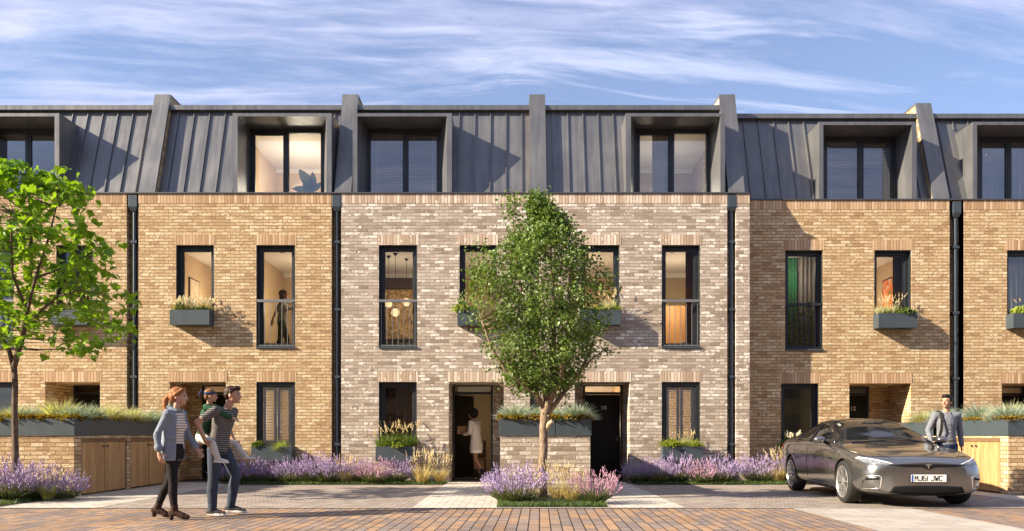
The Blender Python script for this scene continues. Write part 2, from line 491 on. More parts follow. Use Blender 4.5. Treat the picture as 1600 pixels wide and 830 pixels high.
# short grass in the beds
M['short_grass'] = leaf_mat('short_green_grass', (.055, .105, .018), (.10, .16, .035), .3)
gb = MB()
for (x0, x1, y0, y1) in BEDS:
    for k in range(int((x1 - x0) * (y1 - y0) * 1000)):
        x = rng.uniform(x0 + .02, x1 - .02); y = y0 + .01 + (y1 - y0) * rng.random() ** 1.5
        h = rng.uniform(.03, .09); a = rng.uniform(0, math.pi); wd = .006
        lx, ly = rng.gauss(0, .03), rng.gauss(0, .03)
        ex, ey = math.cos(a) * wd, math.sin(a) * wd
        gb.add([(x - ex, y - ey, .02), (x + ex, y + ey, .02), (x + lx, y + ly, h + .02)], [(0, 1, 2)])
tag(gb.build('grass', M['short_grass'], fix=False), 'short green grass covering the planting beds between the flowers', 'grass', kind='stuff')
# ------------------------------------------------------------------ houses
SLOPE = .316; ZP = 6.827; ZR = 9.20

def cells(lo, hi, cuts):
    s = sorted({lo, hi, *[c for c in cuts if lo < c < hi]})
    return list(zip(s[:-1], s[1:]))

def facade(house, X0, X1, Yf, ops, slots, mat, depth=9.0):
    """ops: (x0, x1, z0, z1, reveal)"""
    holes = [(a, b, c, d) for a, b, c, d, r in ops] + [(a, b, 0., ZP) for a, b in slots]
    xs = [v for h in holes for v in h[:2]]; zs = [v for h in holes for v in h[2:]]
    b = MB()
    for xa, xb in cells(X0, X1, xs):
        for za, zb in cells(0., ZP, zs):
            cx, cz = (xa + xb) / 2, (za + zb) / 2
            if any(h[0] < cx < h[1] and h[2] < cz < h[3] for h in holes): continue
            b.quad((xa, Yf, za), (xb, Yf, za), (xb, Yf, zb), (xa, Yf, zb))
    for x0, x1, z0, z1, r in ops:
        y1 = Yf + r
        b.quad((x0, Yf, z0), (x0, y1, z0), (x0, y1, z1), (x0, Yf, z1))
        b.quad((x1, y1, z0), (x1, Yf, z0), (x1, Yf, z1), (x1, y1, z1))
        b.quad((x0, y1, z1), (x1, y1, z1), (x1, Yf, z1), (x0, Yf, z1))
        if z0 > .01: b.quad((x0, Yf, z0), (x1, Yf, z0), (x1, y1, z0), (x0, y1, z0))
    for x0, x1 in slots:
        y1 = Yf + .22
        b.quad((x0, Yf, 0), (x0, y1, 0), (x0, y1, ZP), (x0, Yf, ZP))
        b.quad((x1, y1, 0), (x1, Yf, 0), (x1, Yf, ZP), (x1, y1, ZP))
        b.quad((x0, y1, 0), (x1, y1, 0), (x1, y1, ZP), (x0, y1, ZP))
    Yb = Yf + depth
    b.quad((X0, Yf, 0), (X0, Yf, ZP), (X0, Yb, ZP), (X0, Yb, 0))
    b.quad((X1, Yf, 0), (X1, Yb, 0), (X1, Yb, ZP), (X1, Yf, ZP))
    b.quad((X0, Yb, 0), (X0, Yb, ZP), (X1, Yb, ZP), (X1, Yb, 0))
    b.quad((X0, Yf, ZP), (X1, Yf, ZP), (X1, Yf + .45, ZP), (X0, Yf + .45, ZP))
    return b.build('wall', mat, house, fix=False)

def soldier(house, x0, x1, z0, z1, Yf, mat, name='lintel'):
    b = MB(); b.box(x0, x1, Yf - .0045, Yf - .0006, z0, z1)
    return b.build(name, mat, house)

def window(house, x0, x1, z0, z1, Yf, fw=.095, glass='glass', split=0, rec=.13, name='window', sill=True):
    """frame fills the opening; the pane is a sub-part"""
    b = MB(); ya, yb = Yf + rec, Yf + rec + .075
    b.box(x0, x0 + fw, ya, yb, z0, z1); b.box(x1 - fw, x1, ya, yb, z0, z1)
    b.box(x0 + fw, x1 - fw, ya, yb, z1 - fw, z1); b.box(x0 + fw, x1 - fw, ya, yb, z0, z0 + fw)
    # sash: a second thinner ring, set back
    s = .032
    xa, xb, za, zb = x0 + fw, x1 - fw, z0 + fw, z1 - fw
    b.box(xa, xa + s, ya + .025, yb - .004, za, zb); b.box(xb - s, xb, ya + .025, yb - .004, za, zb)
    b.box(xa + s, xb - s, ya + .025, yb - .004, zb - s, zb); b.box(xa + s, xb - s, ya + .025, yb - .004, za, za + s)
    # slim metal lining of the reveal
    b.box(x0, x0 + .02, Yf + .015, ya, z0 + .02, z1 - .02); b.box(x1 - .02, x1, Yf + .015, ya, z0 + .02, z1 - .02)
    b.box(x0, x1, Yf + .015, ya, z1 - .02, z1)
    w_ = b.build(name, M['frame'], house, bevel=.004)
    g = MB(); g.box(xa + s, xb - s, ya + .045, ya + .049, za + s, zb - s)
    g.build('pane', M[glass], w_)
    if sill:
        c = MB(); c.box(x0 - .005, x1 + .005, Yf - .035, ya, z0 - .012, z0 + .03)
        c.build('sill', M['frame_blue'], w_, bevel=.005)
    return w_

def railing(win, x0, x1, z0, zt, Yf, mat):
    b = MB(); y = Yf + .03
    b.box(x0 + .005, x1 - .005, y - .028, y + .028, zt - .03, zt + .03)
    b.box(x0 + .03, x1 - .03, y - .012, y + .012, z0 + .05, z0 + .075)
    n = 7
    for i in range(n):
        x = x0 + .055 + (x1 - x0 - .11) * i / (n - 1)
        b.box(x - .007, x + .007, y - .007, y + .007, z0 + .04, zt - .03)
    return b.build('railing', mat, win)

def shutters(win, x0, x1, z0, z1, Yf):
    y = Yf + .128; b = MB(); xa, xb = x0 + .125, x1 - .125; xm = (xa + xb) / 2
    za, zb = z0 + .13, z1 - .13
    for (p, q) in ((xa, xm - .008), (xm + .008, xb)):
        st = .068
        b.box(p, p + st, y, y + .03, za, zb); b.box(q - st, q, y, y + .03, za, zb)
        b.box(p + st, q - st, y, y + .03, zb - .06, zb); b.box(p + st, q - st, y, y + .03, za, za + .06)
        n = 18
        for i in range(n):
            z = za + .06 + (zb - za - .12) * (i + .5) / n
            ca, sa = math.cos(R(9)) * .027, math.sin(R(9)) * .027
            b.hexa([(p + st, y - ca + .015, z - sa - .004), (q - st, y - ca + .015, z - sa - .004), (q - st, y + ca + .015, z + sa - .004), (p + st, y + ca + .015, z + sa - .004)],
                   [(p + st, y - ca + .015, z - sa + .004), (q - st, y - ca + .015, z - sa + .004), (q - st, y + ca + .015, z + sa + .004), (p + st, y + ca + .015, z + sa + .004)])
    return b.build('shutter', M['shutter'], win)

def blinds(win, x0, x1, z0, z1, y, drop=1.):
    b = MB(); n = int((z1 - z0) * drop / .05)
    for i in range(n):
        z = z1 - .03 - .05 * i
        b.hexa([(x0, y, z - .016), (x1, y, z - .016), (x1, y + .04, z + .012), (x0, y + .04, z + .012)],
               [(x0, y, z - .013), (x1, y, z - .013), (x1, y + .04, z + .015), (x0, y + .04, z + .015)])
    for x in (x0 + .15, (x0 + x1) / 2 - .02, x1 - .15): b.box(x - .008, x + .008, y - .006, y - .003, z1 - .05 * n, z1)
    return b.build('blind', M['blind'], win)

def room(house, x0, x1, y0, y1, z0, z1, wall, floor='floor_wood', ceil='white', power=0, col=(1., .78, .52), lamp=None):
    b = MB()
    b.quad((x0, y0, z0), (x1, y0, z0), (x1, y1, z0), (x0, y1, z0), 1)
    b.quad((x0, y0, z1), (x0, y1, z1), (x1, y1, z1), (x1, y0, z1), 2)
    b.quad((x0, y1, z0), (x1, y1, z0), (x1, y1, z1), (x0, y1, z1), 0)
    b.quad((x0, y0, z0), (x0, y1, z0), (x0, y1, z1), (x0, y0, z1), 0)
    b.quad((x1, y0, z0), (x1, y0, z1), (x1, y1, z1), (x1, y1, z0), 0)
    # a cornice line along the back wall
    b.box(x0 + .001, x1 - .001, y1 - .05, y1 - .001, z1 - .12, z1 - .001, 2)
    r = b.build('room', [M[wall], M[floor], M[ceil]], house, fix=False)
    if power:
        l = bpy.data.lights.new('room_lamp', 'POINT'); lo = bpy.data.objects.new('room_lamp', l); COL.objects.link(lo)
        l.energy = power * .5; l.color = col; l.shadow_soft_size = .3
        lo.location = V(lamp) if lamp else V(((x0 + x1) / 2, (y0 + y1) / 2 - .1, z1 - 1.15))
    return r

def text_mesh(name, s, size, mat, parent, loc, ext=.004, rot=(R(90), 0, 0), align='CENTER', sx=1.):
    cu = bpy.data.curves.new(name, 'FONT'); cu.body = s; cu.size = size; cu.extrude = ext
    cu.align_x = align; cu.align_y = 'CENTER'; cu.resolution_u = 2
    o = bpy.data.objects.new(name, cu); COL.objects.link(o)
    dg = bpy.context.evaluated_depsgraph_get(); dg.update()
    me = bpy.data.meshes.new_from_object(o.evaluated_get(dg))
    bpy.data.objects.remove(o); bpy.data.curves.remove(cu)
    me.transform(Matrix.LocRotScale(V(loc) - root_loc(parent), Matrix.Rotation(rot[2], 3, 'Z') @ Matrix.Rotation(rot[0], 3, 'X'), V((sx, 1, 1))))
    me.materials.clear(); me.materials.append(mat)
    n = bpy.data.objects.new(name, me); COL.objects.link(n); n.parent = parent
    return n

def porch(house, x0, x1, z1, Yf, fx0, fx1, brick, num=None, num_x=0, opened=False, nib=True):
    """front door in a deep recess; fx0..fx1 is the door frame, the rest of the back is a brick nib"""
    y = Yf + 1.2
    b = MB()
    if fx0 - x0 > .03: b.box(x0, fx0, y, y + .12, 0, z1)
    if x1 - fx1 > .03: b.box(fx1, x1, y, y + .12, 0, z1)
    b.build('porch_wall', brick, house)
    f = .055; zt = 2.20; fr = MB()
    fr.box(fx0, fx0 + f, y + .002, y + .10, 0, z1); fr.box(fx1 - f, fx1, y + .002, y + .10, 0, z1)
    fr.box(fx0 + f, fx1 - f, y + .002, y + .10, z1 - .03, z1); fr.box(fx0 + f, fx1 - f, y + .002, y + .10, zt - .06, zt)
    fr.box(fx0 + f, fx1 - f, y + .02, y + .12, -.01, .025)
    df = fr.build('door_frame', M['frame'], house, bevel=.004)
    g = MB(); g.box(fx0 + f, fx1 - f, y + .05, y + .055, zt, z1 - .03); g.build('transom_pane', M['glass'], df)
    a, c = fx0 + f + .006, fx1 - f - .006
    d = MB()
    if opened:   # leaf swung inwards on its left hinge
        an = R(62); ux, uy = math.cos(an), math.sin(an); L = c - a; yh = y + .12
        q = [(a + .01, yh), (a + .01 + ux * L, yh + uy * L), (a + .01 + ux * L - uy * .05, yh + uy * L + ux * .05), (a + .01 - uy * .05, yh + ux * .05)]
        d.hexa([(*p, .03) for p in q], [(*p, zt - .065) for p in q])
        dl = d.build('door', M['door'], house, bevel=.004)
        hx, hy = a + ux * (L - .08), yh + uy * (L - .08)
        h = MB(); h.tube([(hx, hy, 1.0), (hx + .05 * uy, hy - .05 * ux, 1.0), (hx + .05 * uy - .1 * ux, hy - .05 * ux - .1 * uy, 1.0)], .012, 8)
        h.build('handle', M['steel'], dl)
    else:
        d.box(a, c, y + .03, y + .085, .03, zt - .065)
        for i in range(1, 6):
            xx = a + (c - a) * i / 6
            d.box(xx - .004, xx + .004, y + .026, y + .03, .05, zt - .09)
        dl = d.build('door', M['door'], house, bevel=.003)
        h = MB(); hx = c - .08
        h.tube([(hx, y + .03, .98), (hx, y - .01, .98), (hx, y - .01, 1.08)], .012, 8)
        h.build('handle', M['steel'], dl)
        if num: text_mesh('door_number', num, .155, M['numeral'], dl, (num_x, y + .02, 1.80))
    return dl

def mansard(house, X0, X1, Yf, dorm, endL=False, endR=False):
    """sloping zinc roof with standing seams, open where the dormer comes through"""
    yb = Yf + .2; yt = yb + SLOPE * (ZR - ZP)
    def P(x, z, off=0.): return (x, yb + SLOPE * (z - ZP) - off, z + off * SLOPE)
    b = MB(); dx0, dx1, dz = dorm
    z0 = ZP + .005
    b.quad(P(X0, z0), P(dx0, z0), P(dx0, ZR), P(X0, ZR)); b.quad(P(dx1, z0), P(X1, z0), P(X1, ZR), P(dx1, ZR))
    b.quad(P(dx0, dz), P(dx1, dz), P(dx1, ZR), P(dx0, ZR))
    b.quad((X0, yt, ZR), (X1, yt, ZR), (X1, Yf + 9, ZR + .15), (X0, Yf + 9, ZR + .15))
    for xx in (X0, X1):
        b.quad(P(xx, z0), P(xx, ZR), (xx, Yf + 9, ZR + .15), (xx, Yf + 9, ZP))
    b.quad((X0, Yf + 9, ZP), (X1, Yf + 9, ZP), (X1, Yf + 9, ZR + .15), (X0, Yf + 9, ZR + .15))
    # gutter floor behind the parapet
    b.quad((X0, Yf + .02, ZP + .008), (X1, Yf + .02, ZP + .008), (X1, yb + .05, ZP + .008), (X0, yb + .05, ZP + .008))
    n = int((X1 - X0) / .40)
    for i in range(1, n + 1):
        x = X0 + (X1 - X0) * i / (n + 1)
        zs = z0 if not (dx0 - .03 < x < dx1 + .03) else dz + .1
        t_ = .013
        lo = [P(x - t_, zs, .034), P(x + t_, zs, .034), P(x + t_, zs, -.01), P(x - t_, zs, -.01)]
        hi = [P(x - t_, ZR - .08, .034), P(x + t_, ZR - .08, .034), P(x + t_, ZR - .08, -.01), P(x - t_, ZR - .08, -.01)]
        b.hexa(lo, hi)
    r = b.build('roof', M['zinc'], house, fix=False)
    f = MB(); f.box(X0, X1, yt - .13, yt + .25, ZR - .045, ZR + .075)
    f.build('fascia', M['zinc'], r, bevel=.006)
    return r

def upstand(house, xc, Yf, brick, w_=.39):
    b = MB(); h = w_ / 2; za, zb = ZP + .035, 9.56; yf0, yf1 = Yf + .005, Yf + .87
    def hexa(x0, x1, o, ztop, m):
        b.hexa([(x0, yf0 - o, za), (x1, yf0 - o, za), (x1, yf0 + 2.6, za), (x0, yf0 + 2.6, za)],
               [(x0, yf1 - o, ztop), (x1, yf1 - o, ztop), (x1, yf0 + 2.6, ztop), (x0, yf0 + 2.6, ztop)], m)
    hexa(xc - h + .012, xc + h - .012, -.05, zb - .04, 0)
    # zinc front plate and cap
    b.hexa([(xc - h, yf0, za), (xc + h, yf0, za), (xc + h, yf0 + .06, za), (xc - h, yf0 + .06, za)],
           [(xc - h, yf1, zb), (xc + h, yf1, zb), (xc + h, yf1 + .06, zb), (xc - h, yf1 + .06, zb)], 1)
    b.box(xc - h, xc + h, yf1 + .061, yf0 + 2.6, zb - .039, zb, 1)
    return b.build('party_wall', [brick, M['zinc']], house)

def dormer(house, xo0, xo1, Yf, fi0, fi1, bi0, bi1, kind):
    """outer box xo0..xo1; mouth fi0..fi1 at the front narrows to bi0..bi1 at the window"""
    zb, zt = ZP + .036, 8.74; zi0, zi1 = zb + .0, 8.665; yw = Yf + .74; yk = Yf + .86
    b = MB(); y0 = Yf + .004
    b.quad((xo0, y0, zb), (fi0, y0, zb), (fi0, y0, zi1), (xo0, y0, zi1)); b.quad((fi1, y0, zb), (xo1, y0, zb), (xo1, y0, zi1), (fi1, y0, zi1))
    b.quad((xo0, y0, zi1), (xo1, y0, zi1), (xo1, y0, zt), (xo0, y0, zt))
    b.quad((xo0, yk, zb), (xo0, y0, zb), (xo0, y0, zt), (xo0, yk, zt)); b.quad((xo1, y0, zb), (xo1, yk, zb), (xo1, yk, zt), (xo1, y0, zt))
    b.quad((xo0, y0, zt), (xo1, y0, zt), (xo1, yk, zt + .02), (xo0, yk, zt + .02))
    b.quad((fi0, y0, zb), (bi0, yw, zb), (bi0, yw, zi1), (fi0, y0, zi1)); b.quad((bi1, yw, zb), (fi1, y0, zb), (fi1, y0, zi1), (bi1, yw, zi1))
    b.quad((fi0, y0, zi1), (bi0, yw, zi1), (bi1, yw, zi1), (fi1, y0, zi1)); b.quad((fi0, y0, zb), (fi1, y0, zb), (bi1, yw, zb), (bi0, yw, zb))
    d = b.build('dormer', M['zinc'], house, fix=False)
    # window: outer frame, mullion, two sashes
    f = MB(); x0, x1, z0, z1 = bi0, bi1, zb + .002, zi1 - .002; fw = .075
    f.box(x0, x0 + fw, yw, yw + .09, z0, z1); f.box(x1 - fw, x1, yw, yw + .09, z0, z1)
    f.box(x0 + fw, x1 - fw, yw, yw + .09, z1 - fw * 1.5, z1); f.box(x0 + fw, x1 - fw, yw, yw + .09, z0, z0 + .05)
    xm = (x0 + x1) / 2
    f.box(xm - .045, xm + .045, yw + .01, yw + .08, z0 + .05, z1 - fw * 1.5)
    s = .05; ls = (x0 + fw, xm - .045) if kind != 'C' else (xm + .045, x1 - fw)
    f.box(ls[0], ls[0] + s, yw + .02, yw + .08, z0 + .05, z1 - .1125); f.box(ls[1] - s, ls[1], yw + .02, yw + .08, z0 + .05, z1 - .1125)
    f.box(ls[0] + s, ls[1] - s, yw + .02, yw + .08, z0 + .05, z0 + .13); f.box(ls[0] + s, ls[1] - s, yw + .02, yw + .08, z1 - .16, z1 - .1125)
    wn = f.build('dormer_window', M['frame'], d, bevel=.004)
    # slim bright trim round the frame
    e = MB(); q = .018
    e.box(x0, x0 + q, yw - .02, yw - .001, z0, z1); e.box(x1 - q, x1, yw - .02, yw - .001, z0, z1); e.box(x0 + q, x1 - q, yw - .02, yw - .001, z1 - q, z1)
    e.build('trim', M['zinc_dark'], d)
    g = MB()
    g.box(x0 + fw, xm - .045, yw + .05, yw + .055, z0 + .05, z1 - .1125); g.box(xm + .045, x1 - fw, yw + .05, yw + .055, z0 + .05, z1 - .1125)
    g.build('dormer_pane', M['glass_up'], d)
    return d, (x0, x1, yw, z0, z1)

def downpipe(house, x, Yf, hop=True):
    b = MB(); y = Yf + .085
    b.tube([(x, y, .02), (x, y, 6.45)], .05, 12)
    for z in (.9, 2.5, 4.1, 5.7): b.box(x - .075, x + .075, y - .062, Yf + .219, z - .03, z + .03)
    p = b.build('downpipe', M['pipe'], house)
    h = MB(); h.hexa([(x - .06, y - .06, 6.42), (x + .06, y - .06, 6.42), (x + .06, y + .06, 6.42), (x - .06, y + .06, 6.42)],
                     [(x - .10, y - .10, 6.52), (x + .10, y - .10, 6.52), (x + .10, y + .10, 6.52), (x - .10, y + .10, 6.52)])
    h.box(x - .10, x + .10, y - .10, y + .10, 6.521, 6.80)
    h.build('hopper', M['pipe'], p, bevel=.006)
    return p

YA = D0; YE = D0 + .52
SPEC = {
 'A': dict(X=(-13.9, -8.89), Y=YA, brick='buff', slot=(-9.17, -8.89), pipe=-9.02, roof=(-13.9, -8.7), up=[], kind='C',
           fr=(-12.75, -11.85), sm=(-10.84, -9.96), gf=(-12.78, -11.87), do=(-11.10, -9.80), fx=(-11.10, -10.10),
           dorm=(-13.12, -10.77, -13.00, -10.88, -12.91, -11.07),
           label='golden brick terraced house at the far left, half hidden by the bright green maple'),
 'B': dict(X=(-8.89, -4.09), Y=YA, brick='buff', slot=(-4.32, -4.09), pipe=-4.20, roof=(-8.7, -4.05), up=[-8.7], kind='D',
           fr=(-6.10, -5.18), sm=(-8.00, -7.10), gf=(-6.10, -5.18), do=(-8.15, -6.82), fx=(-7.86, -6.82),
           dorm=(-6.665, -4.32, -6.545, -4.44, -6.50, -4.68),
           label='golden brick terraced house with a lit cream dormer, behind the walking couple'),
 'C': dict(X=(-4.09, .60), Y=YA, brick='grey', slot=(.38, .60), pipe=.47, roof=(-4.05, .577), up=[-4.05], kind='C',
           fr=(-3.20, -2.29), sm=(-1.29, -.41), gf=(-3.20, -2.30), do=(-1.545, -.24), fx=(-1.545, -.53),
           dorm=(-3.82, -1.47, -3.71, -1.59, -3.61, -1.78),
           label='pale grey brick terraced house whose front door stands open'),
 'D': dict(X=(.60, 5.58), Y=YA, brick='grey', slot=(5.05, 5.26), pipe=5.16, roof=(.577, 5.45), up=[.577, 5.278], kind='D',
           fr=(3.50, 4.41), sm=(1.58, 2.50), gf=(3.50, 4.41), do=(1.44, 2.74), fx=(1.74, 2.74), num=('10', 2.26),
           dorm=(2.65, 5.00, 2.77, 4.89, 2.98, 4.81),
           label='pale grey brick terraced house with a closed black door numbered 10'),
 'E': dict(X=(5.583, 10.94), Y=YE, brick='buff', slot=(10.60, 10.94), pipe=10.78, roof=(5.46, 10.4), up=[10.41], kind='C',
           fr=(6.60, 7.52), sm=(8.77, 9.67), gf=(6.50, 7.42), do=(8.16, 9.66), fx=(8.16, 9.18), num=('12', 8.77),
           dorm=(7.43, 9.80, 7.53, 9.69, 7.84, 9.66),
           label='golden brick terraced house numbered 12, set back behind the parked car'),
 'F': dict(X=(10.94, 15.7), Y=YE, brick='buff', slot=(15.36, 15.55), pipe=15.45, roof=(10.4, 15.7), up=[], kind='D',
           fr=(13.90, 14.80), sm=(12.0, 12.93), gf=(13.90, 14.80), do=(11.87, 13.20), fx=(12.15, 13.20),
           dorm=(11.17, 13.53, 11.27, 13.42, 11.72, 13.35),
           label='golden brick terraced house at the far right edge with grey curtains'),
}
HOUSE = {}; DORM = {}
for key, s in SPEC.items():
    X0, X1 = s['X']; Yf = s['Y']; brick = M[s['brick']]; sold = M[s['brick'] + '_soldier']
    h = thing('brick_house', s['label'], 'house', ((X0 + X1) / 2, Yf, 0), 'terraced brick houses'); HOUSE[key] = h
    zt = 5.615; zg = 2.373
    ops = [(*s['fr'], 3.18, zt, .25), (*s['sm'], 3.95, zt, .25), (*s['gf'], .80, zg, .25), (*s['do'], 0., zg, 1.2)]
    facade(h, X0, X1, Yf, ops, [s['slot']], brick)
    for (a, b_, c, d, r) in ops: soldier(h, a - .035, b_ + .035, d + .002, d + .25, Yf, sold)
    xs = sorted([X0, s['slot'][0], s['slot'][1], X1])
    for a, b_ in ((xs[0], xs[1]), (xs[2], xs[3])):
        if b_ - a > .05: soldier(h, a, b_, ZP - .225, ZP, Yf, sold, 'parapet_course')
    c = MB(); c.box(X0, X1, Yf - .03, Yf + .19, ZP + .002, ZP + .034); c.build('coping', M['zinc_dark'], h, bevel=.004)
    w1 = window(h, *s['fr'], 3.18, zt, Yf); railing(w1, *s['fr'], 3.18, 4.30, Yf, M['rail_dark'] if key in 'EF' else M['rail'])
    w2 = window(h, *s['sm'], 3.95, zt, Yf)
    w3 = window(h, *s['gf'], .80, zg, Yf, rec=.045 if key in 'BD' else .13)
    if key in 'BD': shutters(w3, *s['gf'], .80, zg, Yf)
    porch(h, *s['do'], zg, Yf, *s['fx'], brick, *(s.get('num') or (None, 0)), opened=(key == 'C'))
    dm = s['dorm']
    mansard(h, *s['roof'], Yf, (dm[0] + .01, dm[1] - .01, 8.745))
    d, DORM[key] = dormer(h, *dm[:2], Yf, *dm[2:4], *dm[4:6], s['kind'])
    for u in s['up']: upstand(h, u, Yf, M['buff'] if key != 'D' or u < 5 else M['grey'])
    downpipe(h, s['pipe'], Yf)
    s['w'] = (w1, w2, w3); s['d'] = d

# ------------------------------------------------------------------ rooms behind the glass
def rooms(key, ff_split, ffL, ffR, gf, hall, up):
    s = SPEC[key]; h = HOUSE[key]; X0, X1 = s['X'][0] + .12, s['X'][1] - .12; Y = s['Y'] + .255
    left_fr = s['fr'][0] < s['sm'][0]
    xl, xr = (-8.30, X1) if key == 'B' else (X0, 9.98) if key == 'E' else (X0, X1)
    room(h, xl, ff_split - .05, Y, Y + 3.6, 3.05, 5.72, *ffL[:1], power=ffL[1], **(ffL[2] if len(ffL) > 2 else {}))
    room(h, ff_split + .05, xr, Y, Y + 3.6, 3.05, 5.72, *ffR[:1], power=ffR[1], **(ffR[2] if len(ffR) > 2 else {}))
    if s['gf'][0] < s['do'][0]: gx = (X0, s['do'][0] - .06)
    else: gx = (s['do'][1] + .06, X1)
    room(h, *gx, Y, Y + 3.6, .02, 2.6, gf[0], power=gf[1], col=(1., .88, .74) if key in 'BD' else (1., .78, .52))
    if hall:
        fx = s['fx']; yy = s['Y'] + 1.325
        room(h, fx[0] - .2, fx[1] + .2, yy, yy + 3.0, .022, 2.5, hall[0], power=hall[1], lamp=hall[2] if len(hall) > 2 else None)
    if up:
        x0, x1, yw, z0, z1 = DORM[key]
        room(h, x0 - .3, x1 + .3, yw + .095, yw + 3.2, 6.2, 8.72, up[0], power=up[1], col=(1., .86, .62))
rooms('A', -11.3, ('beige', 0), ('beige', 0), ('brown_wall', 0), ('brown_wall', 0), ('beige', 0))
rooms('B', -6.6, ('cream', 44), ('cream', 44), ('cream', 62), ('beige', 22), ('cream', 80))
rooms('C', -1.75, ('brown_wall', 40), ('cream', 26), ('brown_wall', 12), ('beige', 11), ('beige', 0))
rooms('D', 3.0, ('cream', 40), ('beige', 44), ('cream', 62), ('cream', 62), ('beige', 26))
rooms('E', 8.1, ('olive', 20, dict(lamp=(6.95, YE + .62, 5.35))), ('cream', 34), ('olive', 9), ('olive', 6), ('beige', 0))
rooms('F', 13.4, ('beige', 12), ('beige', 0), ('beige', 0), ('beige', 16), ('beige', 0))
# grey slat blinds in two unlit dormers
for key, drop in (('C', 1.), ('E', 1.)):
    x0, x1, yw, z0, z1 = DORM[key]
    blinds(SPEC[key]['d'], x0 + .08, x1 - .08, z0 + .02, z1 - .1, yw + .13, drop)

# ------------------------------------------------------------------ furnishings seen through the windows
def curtain(name, label, x0, x1, y, z0, z1, col, trans=0., folds=9, group=None):
    b = MB(); n = folds * 8
    f = [(x0 + (x1 - x0) * i / n, y + .035 * math.sin(i / 8 * 2 * math.pi) + .012 * math.sin(i * .9)) for i in range(n + 1)]
    for i in range(n):
        b.quad((f[i][0], f[i][1], z0), (f[i + 1][0], f[i + 1][1], z0), (f[i + 1][0], f[i + 1][1], z1), (f[i][0], f[i][1], z1))
    o = b.build(name, simple(name + '_cloth', col, .9, 0, .12, 8.), smooth=True, fix=False)
    sd = o.modifiers.new('thick', 'SOLIDIFY'); sd.thickness = .006
    return tag(o, label, 'curtain', group)

curtain('curtain', 'dark green curtain drawn inside the tall railed window above the car', 6.62, 7.30, YE + 1.15, 3.1, 5.7, (.03, .20, .09))
curtain('curtain', 'grey curtain folded behind the right edge of the green curtained window', 7.32, 7.75, YE + 1.1, 3.1, 5.7, (.25, .24, .24), folds=4)
curtain('curtain', 'dark plum curtain beside the orange picture in an upper window', 9.42, 9.68, YE + .40, 3.1, 5.6, (.09, .075, .085), folds=4)
curtain('curtain', 'pale grey curtains in the upper window at the right edge of the terrace', 12.0, 12.95, YE + .40, 3.1, 5.6, (.50, .47, .45), folds=8)
curtain('curtain', 'pale grey curtains hung inside the rightmost dormer', 11.75, 13.3, YE + .98, 6.3, 8.6, (.42, .40, .40), folds=13)
curtain('curtain', 'dark red curtain at the right of the tall window over shuttered window', 4.16, 4.36, YA + .42, 3.1, 5.6, (.12, .02, .012), folds=4)
curtain('curtain', 'dark brown curtain in the ground floor window left of open door', -3.15, -2.45, YA + .55, .1, 2.5, (.15, .075, .04), folds=10)
curtain('curtain', 'cream curtain drawn across part of the dormer over door 10', 3.45, 4.0, YA + .98, 6.3, 8.6, (.62, .52, .38), folds=5)
curtain('curtain', 'dark ochre curtain in the ground floor window behind the car', 6.58, 6.95, YE + .45, .1, 2.4, (.20, .155, .05), folds=6)

def picture(name, label, x, y, z, w_, h_, bands, facing='front'):
    t_ = thing(name, label, 'picture', (x, y, z))
    f = MB(); e = .03
    if facing == 'front':
        f.box(x - w_ / 2, x + w_ / 2, y - .03, y, z - h_ / 2, z + h_ / 2)
        a = MB(); a.box(x - w_ / 2 + e, x + w_ / 2 - e, y - .034, y - .031, z - h_ / 2 + e, z + h_ / 2 - e)
    elif facing == 'right':
        f.box(x, x + .03, y - w_ / 2, y + w_ / 2, z - h_ / 2, z + h_ / 2)
        a = MB(); a.box(x + .031, x + .034, y - w_ / 2 + e, y + w_ / 2 - e, z - h_ / 2 + e, z + h_ / 2 - e)
    else:
        f.box(x - .03, x, y - w_ / 2, y + w_ / 2, z - h_ / 2, z + h_ / 2)
        a = MB(); a.box(x - .034, x - .031, y - w_ / 2 + e, y + w_ / 2 - e, z - h_ / 2 + e, z + h_ / 2 - e)
    f.build('picture_frame', M['frame'], t_)
    m, t, out = new_mat(name + '_print')
    nz = t.noise(t.pos(), 3.2, 3, .6, 1.2)
    principled(t, out, Base_Color=t.ramp(nz.outputs[0], bands), Roughness=.6)
    a.build('print', m, t_)
picture('framed_picture', 'framed orange abstract picture on the wall of an upper room', 9.975, YE + 1.75, 4.78, .75, 1.0,
        [(0, (.6, .55, .45)), (.42, (.62, .55, .42)), (.5, (.75, .16, .03)), (.62, (.7, .25, .05)), (.66, (.12, .18, .06)), (1, (.6, .5, .35))], 'left')
picture('framed_picture', 'large patterned picture on the dark wall behind the pendant lamps', -3.2, YA + 3.78, 4.55, .95, 1.45,
        [(0, (.10, .05, .02)), (.42, (.45, .26, .08)), (.5, (.85, .60, .26)), (.58, (.16, .08, .03)), (.66, (.8, .62, .3)), (1, (.85, .65, .3))])
picture('framed_picture', 'small pale picture in a thin frame above the white flowered window box', -8.295, YA + 1.75, 4.75, .6, .8,
        [(0, (.55, .45, .32)), (.5, (.6, .5, .38)), (1, (.35, .28, .2))], 'right')

